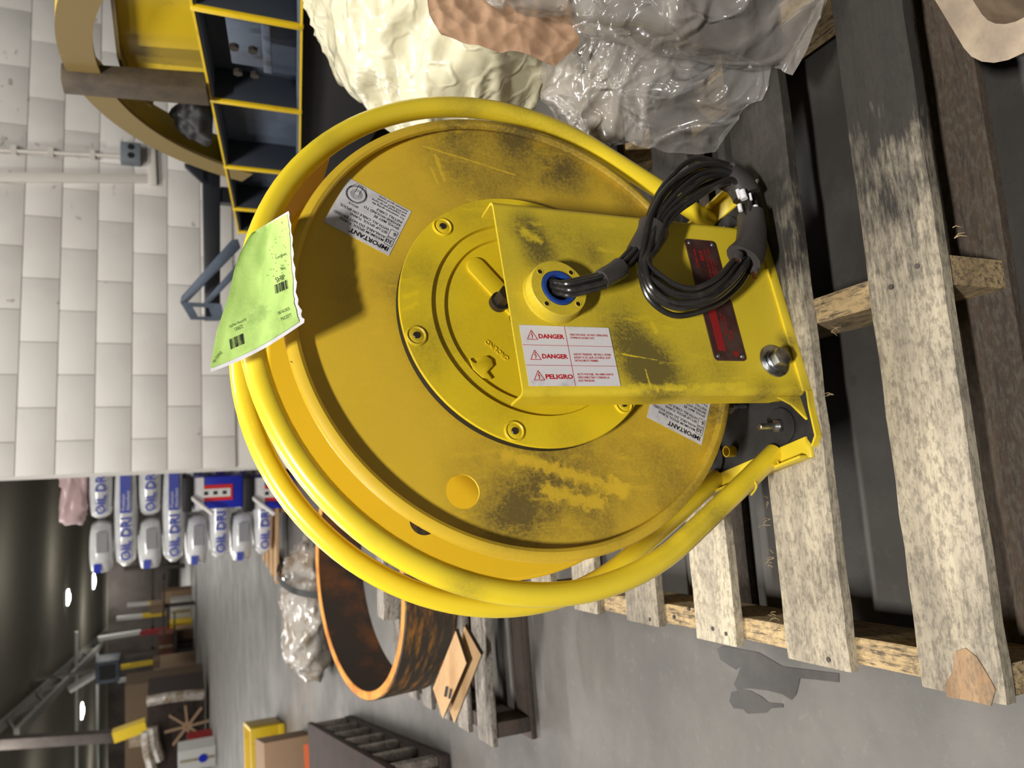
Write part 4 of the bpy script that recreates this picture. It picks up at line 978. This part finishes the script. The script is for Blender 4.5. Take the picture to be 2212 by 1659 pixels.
# ------------------------------------------------------------------ old pallet with rusty pipe rings, left
o2 = thing('wood_pallet', 'old grey pallet carrying the rusty steel pipe rings', 'pallet', (-.985, 1.92, 0), math.radians(11))
for i, (y0, y1) in enumerate(((0, .11), (.19, .28), (.36, .46), (.54, .64), (.72, .82), (.90, 1.0))):
    b = MB(); b.box((.62, (y0+y1)/2, .124), (1.24, y1-y0, .016)); b.done('deck_board', 'greywood', o2, bevel=.002)
for i, (x0, x1) in enumerate(((.02, .06), (.58, .62), (1.18, 1.22))):
    b = MB(); b.box(((x0+x1)/2, .5, .0655), (x1-x0, .99, .098)); b.done('stringer', 'oldwood', o2, bevel=.002)
for i, (y0, y1) in enumerate(((0, .11), (.44, .55), (.89, 1.0))):
    b = MB(); b.box((.62, (y0+y1)/2, .008), (1.24, y1-y0, .0145)); b.done('bottom_board', 'oldwood', o2, bevel=.002)
M['pipeout'] = mat('streaked_pipe_outside', (66, 60, 52), .6, c2=(196, 132, 54), ns=3, lo=.46, hi=.75, stretch=(3, 3, 14))
def piperi(c, R_, h, th, tilt, label, rzt=0.0):
    r = thing('pipe_ring', label, 'pipe ring', c); r.rotation_euler = (tilt, 0, rzt)
    b = MB(); b.lathe([(R_-th, h-.001), (R_, h-.001), (R_, 0), (R_-th, 0)], axis='z', seg=96); b.quadgrid([], 0, 0) if False else None
    b2 = MB(); n = 96
    b.bm.free()
    for nm, prof, m in (('outer_wall', [(R_, 0), (R_, h-.004), (R_-.004, h)], 'pipeout'), ('rim', [(R_-.004, h), (R_-th+.003, h), (R_-th, h-.003)], 'rustrim'), ('inner_wall', [(R_-th, h-.003), (R_-th, 0), (R_, 0)], 'rustpipe')):
        b = MB(); b.lathe(prof, axis='z', seg=96); b.done(nm, m, r)
    return r
piperi((-.64, 2.58, .198), .395, .172, .030, math.radians(9), 'rusty steel pipe ring with orange rim on the old pallet', 0)
piperi((.175, 2.74, .198), .395, .172, .030, math.radians(9), 'second rusty pipe ring, mostly hidden behind the yellow reel', 0)
o = thing('wood_block', 'short grey timber block standing inside the rusty pipe ring', 'block', (0, 0, 0)); 
b = MB(); c = atz(832, 1262, .345); o.location = (c.x, c.y+.07, .133); b.box((0, 0, .106), (.24, .08, .21), Matrix.Rotation(.1, 3, 'Z')); b.done('block_body', 'greywood', o, bevel=.004)
def plyplate(pts, Y, th, label):
    q = [atplane(x, y, Vector((-.8, Y, .2)), Vector((0, -.80, .60))) for x, y in pts]; c = sum(q, Vector())/4
    o = thing('plywood_pad', label, 'plywood', c); nn_ = Vector((0, -.80, .60))
    b = MB(); b.prism([p-c for p in q], nn_*-.022); b.done('core', 'plyedge', o)
    b = MB(); b.prism([p-c+nn_*.003 for p in q], nn_*-.003); b.done('face_veneer', 'ply', o); return o, q, c, nn_
po, q, c, nn_ = plyplate(((936, 1486), (985, 1362), (1008, 1432), (957, 1552)), 1.90, .02, 'front square plywood pad leaning on the pipe ring pallet')
b = MB(); P_ = [atplane(x, y, Vector((-.8, 1.90, .2))+nn_*.0045, nn_)-c for x, y in ((963, 1482), (968, 1484), (964, 1506), (959, 1504))]; b.prism(P_, nn_*.0005)
P_ = [atplane(x, y, Vector((-.8, 1.90, .2))+nn_*.0045, nn_)-c for x, y in ((972, 1487), (976, 1489), (972, 1510), (968, 1508))]; b.prism(P_, nn_*.0005); b.done('stencil_mark', 'ink', po, kind='stuff')
plyplate(((960, 1500), (1004, 1352), (1040, 1415), (982, 1562)), 1.945, .02, 'rear square plywood pad behind the stencilled one')
# shrink wrapped bundle and strap behind the rings
o = crumple('wrapped_bundle', (-1.40, 5.0, .12), (.46, .30, .16), 'wrap', 12, 5, .035, (5, 11), .1, .003); tag(o, 'dusty shrink wrapped bundle on the floor behind the pipe ring', 'bundle')
sp = thing('packing_strap', 'black packing strap over the wrapped bundle', 'strap', (-1.22, 4.60, 0))
b = MB(); P = spline([(-.03, -.05, .002), (-.02, .02, .17), (.0, .12, .27), (.02, .40, .31), (.02, .75, .24)], 6); pts = []
for p in P: pts += [p+Vector((-.02, 0, 0)), p+Vector((.02, 0, 0)), p+Vector((.02, .004, .004)), p+Vector((-.02, .004, .004))]
V = b.quadgrid(pts, len(P), 4, False, True); b.bm.faces.new(V[:4]); b.bm.faces.new(V[-4:][::-1]); b.done('strap_band', 'black', sp)
# slatted dark crate, cardboard box and yellow bin at the left edge
ca, cb_ = atz(664, 1561, .24), atz(797, 1637, .24); cv = cb_-ca; cr = thing('slatted_crate', 'dark brown slatted crate on the floor at the left edge', 'crate', (ca.x, ca.y, 0), math.atan2(cv.y, cv.x)); cl = cv.length+.25
b = MB(); b.box((cl/2, -.30, .225), (cl, .60, .03)); b.done('lid_board', 'lidwood', cr, bevel=.004)
b = MB(); b.box((cl/2, -.30, .02), (cl, .60, .038)); b.done('bottom_board', 'brownwood', cr, bevel=.004)
for i in range(7):
    for q in (0, 1):
        b = MB(); b.box((.05+(cl-.1)*i/6, -.02-.56*q, .125), (.07, .03, .168)); b.done('slat', 'greywood', cr, bevel=.003)
bx = thing('cardboard_box', 'brown cardboard box with orange sticker at the left edge of the hall', 'box', (-2.90, 5.62, 0), .35)
b = MB(); b.box((0, 0, .17), (.75, .6, .34)); b.done('carton', 'card', bx, bevel=.004)
b = MB(); b.box((.0, 0, .343), (.05, .56, .004)); b.done('packing_tape', 'tan', bx)
b = MB(); b.box((.22, -.302, .06), (.2, .004, .035)); b.done('sticker', 'orange', bx)
yb = thing('yellow_bin', 'low yellow steel bin on the floor behind the cardboard box', 'bin', (-3.5, 7.15, 0), .3)
b = MB(); b.box((0, 0, .03), (.9, .7, .05))
for c, s in (((0, -.33, .17), (.9, .03, .24)), ((0, .33, .17), (.9, .03, .24)), ((-.44, 0, .17), (.03, .63, .24)), ((.44, 0, .17), (.03, .63, .24))): b.box(c, s)
b.done('bin_body', 'ymach', yb, bevel=.004, clean=False)
b = MB(); b.box((.2, -.36, .2), (.2, .05, .06)); b.done('handle', 'black', yb)

# ------------------------------------------------------------------ stack of absorbent bags beyond the wall's end
BY = 6.9
def bagm(name, x0, x1, z0, z1, dep, m='bagwhite'):
    b = MB(); n, k = 14, 12; pts = []
    for i in range(n+1):
        t = i/n; e = min(1, (4*t*(1-t))**.2+.0); x = x0+(x1-x0)*t
        for j in range(k):
            a = 2*PI*j/k; c, s = math.cos(a), math.sin(a)
            c = math.copysign(abs(c)**.55, c); s = math.copysign(abs(s)**.6, s)
            pts.append(Vector((x, dep/2*c*e, (z0+z1)/2+(z1-z0)/2*s*(.25+.75*e))))
    V = b.quadgrid(pts, n+1, k, False, True); b.bm.faces.new(V[:k][::-1]); b.bm.faces.new(V[-k:]); return b, name, m
def lettering(b, s, x, z, size, y, bold=.02, width=None):
    me = textmesh(s, bold=bold); f = 1 if not width else width/(size*max(v.co.x for v in me.vertices))
    b.add(me, Matrix.Translation((x, y, z)) @ Matrix.Rotation(PI/2, 4, 'X') @ Matrix.Diagonal((size*f, size, size, 1)))
bpal = thing('wood_pallet', 'pallet under the stack of white absorbent bags', 'pallet', (-1.05, BY-.15, 0))
for y in (0, .3, .6, .88):
    b = MB(); b.box((0, y, .098), (1.25, .14, .02)); b.done('deck_board', 'ply', bpal)
for x in (-.58, 0, .58):
    b = MB(); b.box((x, .44, .044), (.06, .95, .086)); b.done('stringer', 'ply', bpal)
rh = .174; zz0 = .110
rows = ['topmost', 'second', 'third', 'fourth', 'fifth', 'sixth', 'seventh', 'lowest']
for r in range(8):
    z1 = zz0+rh*(8-r)-.001; z0 = z1-rh+.002
    if r in (1, 3, 5, 7):
        o = thing('absorbent_bag', f'long white absorbent bag with blue print, {rows[r]} layer of the stack', 'bag', (0, 0, 0), 0, 'stacked absorbent bags'); o.location = (-1.46, BY, 0)
        b, nm, m = bagm('bag', 0, .88, z0, z1, .34); b.done('bag_body', m, o, ang=60)
        b = MB(); lettering(b, 'OIL DRI', .075, (z0+z1)/2-.035, .095, -.174, .03, .34); b.done('bag_lettering', 'bagblue', o, smooth=False, kind='stuff')
        b = MB(); b.box((.60, -.172, (z0+z1)/2), (.30, .004, .075)); b.done('print_panel', 'bagblue', o)
        b = MB(); lettering(b, 'Premium', .47, (z0+z1)/2+.002, .036, -.1755, .01); lettering(b, 'Absorbent', .47, (z0+z1)/2-.032, .036, -.1755, .01); b.done('panel_lettering', 'bagwhite', o, smooth=False, kind='stuff')
        b = MB(); b.prism([Vector((.80+.05*math.cos(2*PI*k/20), -.174, (z0+z1)/2+.05*math.sin(2*PI*k/20))) for k in range(20)], (0, .003, 0)); b.done('round_logo', 'red', o)
        b = MB(); b.prism([Vector((.80+.035*math.cos(2*PI*k/20), -.1765, (z0+z1)/2+.035*math.sin(2*PI*k/20))) for k in range(20)], (0, .002, 0)); b.done('logo_disc', 'bagblue', o)
    else:
        o = thing('absorbent_bag', f'white absorbent bag at the left end of the {rows[r]} layer', 'bag', (-1.50, BY+.02, 0), 0, 'stacked absorbent bags')
        b, nm, m = bagm('bag', 0, .42, z0, z1, .36); b.done('bag_body', m, o, ang=60)
        b = MB(); b.box((.27, -.178, (z0+z1)/2-.01), (.16, .006, .075)); b.done('grey_panel', 'baggrey', o)
        b = MB(); b.box((.07, -.172, (z0+z1)/2+.02), (.07, .006, .05)); b.done('blue_panel', 'royal' if r == 0 else 'bagblue', o)
        o = thing('absorbent_bag', f'white absorbent bag at the right end of the {rows[r]} layer', 'bag', (-1.07, BY, 0), 0, 'stacked absorbent bags')
        b, nm, m = bagm('bag', 0, .62, z0, z1, .34); b.done('bag_body', m, o, ang=60)
        b = MB(); lettering(b, 'OIL DRI', .06, (z0+z1)/2-.035, .095, -.174, .03, .32); b.done('bag_lettering', 'bagblue', o, smooth=False, kind='stuff')
o = crumple('stretch_wrap', (-.68, BY+.02, zz0+rh*8+.085), (.42, .20, .10), 'pinkfilm', 4, 4, .05, (5, 9), 0, zz0+rh*8+.004, pw=.8); tag(o, 'loose pinkish stretch wrap bunched on top of the bag stack', 'plastic wrap')
# two blue dispensers beside the wall's end
for i, (xa, xb, lb) in enumerate(((393, 524, 'upper blue dispenser box with red framed white panel and black lid'), (524, 655, 'lower blue dispenser box, half hidden behind the yellow hoop'))):
    Yd = 6.42; a = aty(xa, 1103, Yd); c = aty(xb, 1027, Yd)
    o = thing('dispenser_box', lb, 'dispenser', ((a.x+c.x)/2, Yd, c.z)); W_ = c.x-a.x; hh = a.z-c.z; k = hh/131
    b = MB(); b.box((0, .12, hh*.41), (W_, .24, hh*.82)); b.done('carton', 'royal', o, bevel=.004)
    b = MB(); b.box((0.0, .10, hh*.915), (W_*1.08, .28, hh*.165)); b.done('lid', 'black', o, bevel=.012)
    b = MB(); b.box((0, -.004, hh*.725), (W_*.98, .012, hh*.16)); b.done('white_band', 'labelwhite', o)
    b = MB(); b.box((.0, -.003, 60*k), (W_*.50, .010, 76*k)); b.box((0, -.003, 60*k), (W_*.44, .012, 64*k)); b.done('red_frame', 'red', o, clean=False)
    b = MB(); b.box((0, -.008, 60*k), (W_*.26, .012, 66*k)); b.done('white_panel', 'white', o)
    for zf in (40, 60, 80):
        b = MB(); b.box((0, -.015, zf*k), (.028, .004, .03)); b.done('symbol', 'ink', o)
    b = MB(); b.tube([Vector((-W_*.08, -.02, hh*.86)), Vector((-W_*.62, -.09, hh*.50))], .016, 10); b.done('lever_handle', 'white', o)
sh = thing('dispenser_stand', 'grey pedestal under the two blue dispensers', 'stand', (o.location.x, 6.45, 0))
b = MB(); hz = o.location.z-.001
b.box((0, .1, max(hz-.012, .05)/2), (.26, .24, max(hz-.012, .05))); b.done('pedestal', 'baggrey', sh, bevel=.004)

# ------------------------------------------------------------------ racks, cartons and the wrapped crate far down the hall
RYd = 38.0
def farbox(name, x0, x1, y0, y1, m, label, cat, Y=RYd, dep=.9, floor_=False, parts=None):
    a = aty(x1, y1, Y); c = aty(x0, y0, Y)
    zb_ = .01 if floor_ else a.z
    o = thing(name, label, cat, ((a.x+c.x)/2, Y+dep/2, zb_)); w_, h_ = abs(c.x-a.x), c.z-zb_
    b = MB(); b.box((0, 0, h_/2), (w_, dep, h_)); b.done('carton', m, o)
    b = MB(); b.box((0, -dep/2-.005, h_*.5), (w_*.12, .01, h_*.9)); b.done('seam_tape', 'tan', o); return o
rk = thing('pallet_rack', 'far pallet rack with yellow and white uprights across the hall', 'rack', (-14, RYd+1, 0))
ro_ = rk.location.copy()
for (xt, yt, xb, yb_, m, xs) in ((275, 1307, 358, 1300, 'yellowfar', 322), (252, 1336, 358, 1325, 'yellowfar', 308), (212, 1380, 305, 1365, 'whitefar', 305), (245, 1444, 412, 1417, 'yellowfar', 255), (255, 1471, 330, 1456, 'yellowfar', 318), (268, 1228, 400, 1222, 'darksteel', 270), (270, 1418, 340, 1406, 'darksteel', 275)):
    t_ = aty(xt, yt, RYd); b_ = aty(xb, yb_, RYd); mid = aty(xs, yt+(yb_-yt)*(xs-xt)/max(xb-xt, 1), RYd)
    if m == 'yellowfar':
        beam('upright', t_-ro_, mid-ro_, .16, .16, 'whitefar', rk); beam('upright', mid-ro_, Vector((b_.x, b_.y, .01 if xb > 400 else b_.z))-ro_, .17, .17, 'yellowfar', rk)
    else: beam('upright', t_-ro_, Vector((b_.x, b_.y, b_.z))-ro_, .17, .17, m, rk)
for x in (330, 366):
    beam('shelf_beam', aty(x, 1230, RYd+.3)-ro_, aty(x, 1480, RYd+.3)-ro_, .12, .1, 'darksteel', rk)
for i, (x, ya, yb_) in enumerate(((353, 1300, 1335), (377, 1365, 1470))):
    for Yq in (33.8, 36.6): beam('shelf_beam', aty(x, ya, Yq)-ro_, aty(x, yb_, Yq)-ro_, .1, .1, 'darksteel', rk)
beam('red_beam', aty(302, 1368, RYd)-ro_, aty(372, 1360, RYd)-ro_, .2, .2, 'darkred', rk)
b = MB(); b.box(aty(300, 1350, RYd+2.5)-ro_, (18, .1, 2.6)); b.done('back_mesh', 'rackback', rk)
YQ = 37.0
for a_ in (((350, 408, 1279, 1305, 'card', 'tan carton with loose wrap at the right of the far rack'), ), ((368, 409, 1298, 1343, 'whitefar', 'white carton standing at the foot of the far rack'), ), ((367, 416, 1348, 1374, 'yellowfar', 'yellow crate under the red beam of the far rack'), ), ((380, 418, 1362, 1412, 'card', 'large brown carton on the floor left of the yellow crate'), ), ((342, 375, 1372, 1420, 'rustred', 'dim reddish carton on the rack shelf above the brown carton'), ), ((386, 425, 1410, 1450, 'black', 'black bin on the floor beside the long yellow upright'), ), ((330, 378, 1430, 1458, 'carddark', 'dim carton on the shelf left of the long yellow upright'), ), ((325, 352, 1308, 1324, 'card', 'small tan carton between the two yellow uprights'), )):
    x0, x1, y0, y1, m, lb = a_[0]; oc = farbox('carton', x0, x1, y0, y1, m, lb, 'carton', YQ, .7, x1 > 400); YQ -= .75
    if x1 <= 400:
        b = MB(); b.box(oc.location-ro_+Vector((0, 0, -.035)), (2.2, 1.0, .06)); b.box(Vector((oc.location.x, oc.location.y, oc.location.z/2-.035))-ro_, (.12, .12, oc.location.z-.07)); b.done('shelf_board', 'darksteel', rk, clean=False)
farbox('long_crate', 345, 432, 1455, 1478, 'card', 'long pale brown crate in front of the far rack', 'crate', 30, 2.0, True)
farbox('tall_carton', 270, 440, 1482, 1690, 'carddark', 'tall dark brown carton wall behind the wrapped crate', 'carton', 24, 1.0, True)
wcx = thing('wrapped_crate', 'plastic wrapped dark crate with a spoked wooden wheel at the hall left', 'crate', aty(447, 1590, 20.5)); wcx.location.z = 0
w0 = wcx.location.copy(); YC = 20.5
tl, br = aty(318, 1700, YC), aty(447, 1492, YC)
b = MB(); b.box(Vector(((tl.x+br.x)/2, YC+.8, tl.z/2+.05))-w0, (br.x-tl.x, 1.3, tl.z-.1)); b.done('crate_body', 'brownwood', wcx)
for (x0, y0, x1, y1) in ((318, 1515, 440, 1500), (318, 1580, 330, 1660), (330, 1570, 345, 1640)):
    a, c = aty(x0, y0, YC-.05), aty(x1, y1, YC-.05); b = MB(); b.tube(spline([a-w0, (a+c)/2-w0+Vector((.05, -.05, .04)), c-w0], 6), .13, 8); b.done('wrap_fold', 'wrap', wcx)
cc_ = aty(405, 1567, YC-.02); wsh = None
hubb = MB(); hubb.tube([cc_-w0, cc_-w0+Vector((0, -.06, 0))], .12, 12); wh = hubb.done('wheel_hub', 'card', wcx)
for k in range(8):
    a = PI*k/4+.1; b = MB(); d = Vector((math.cos(a), 0, math.sin(a))); beam('spoke', cc_-w0+d*.05+Vector((0, -.04, 0)), cc_-w0+d*.52+Vector((0, -.04, 0)), .05, .06, 'card', wh)
o = farbox('drum_carton', 405, 432, 1598, 1618, 'darkred', 'small dark red tub in front of the wrapped crate', 'tub', 19.0, .4, True)
o = farbox('white_carton', 385, 445, 1625, 1658, 'whitefar', 'white carton with a blue dot below the wrapped crate', 'carton', 17.5, .5, True)
b = MB(); b.prism([Vector((.0+.09*math.cos(2*PI*k/16), -.262, .25+.09*math.sin(2*PI*k/16))) for k in range(16)], (0, .004, 0)); b.done('blue_dot', 'royal', o)
hz_ = thing('unit_heater', 'blue-grey hanging unit heater box under the roof girder', 'heater', aty(232, 1452, 30)); h0 = hz_.location.copy()
b = MB(); b.box((0, .4, 0), (.75, .8, .75)); b.done('heater_body', 'bluegrey', hz_, bevel=.02); b = MB(); b.box((0, -.012, 0), (.5, .02, .5)); b.done('grille', 'black', hz_)
b = MB(); b.tube([Vector((0, .3, .37)), Vector((0, .3, 5.03-h0.z))], .06, 8); b.done('hanger', 'steelgrey', hz_)
b = MB(); b.tube([Vector((0, .3, .2)), aty(150, 1490, 30.3)-h0], .13, 10); b.done('duct', 'whitefar', hz_)
cb = thing('yellow_crossbeam', 'long dim yellow beam end above the wrapped crate', 'beam', aty(245, 1590, 22)); c0 = cb.location.copy()
beam('beam_body', Vector((0, 0, 0)), aty(316, 1565, 22)-c0, .28, .28, 'yellowfar', cb); beam('grey_run', aty(0, 1605, 22)-c0, Vector((0, 0, 0)), .25, .25, 'rackback', cb)
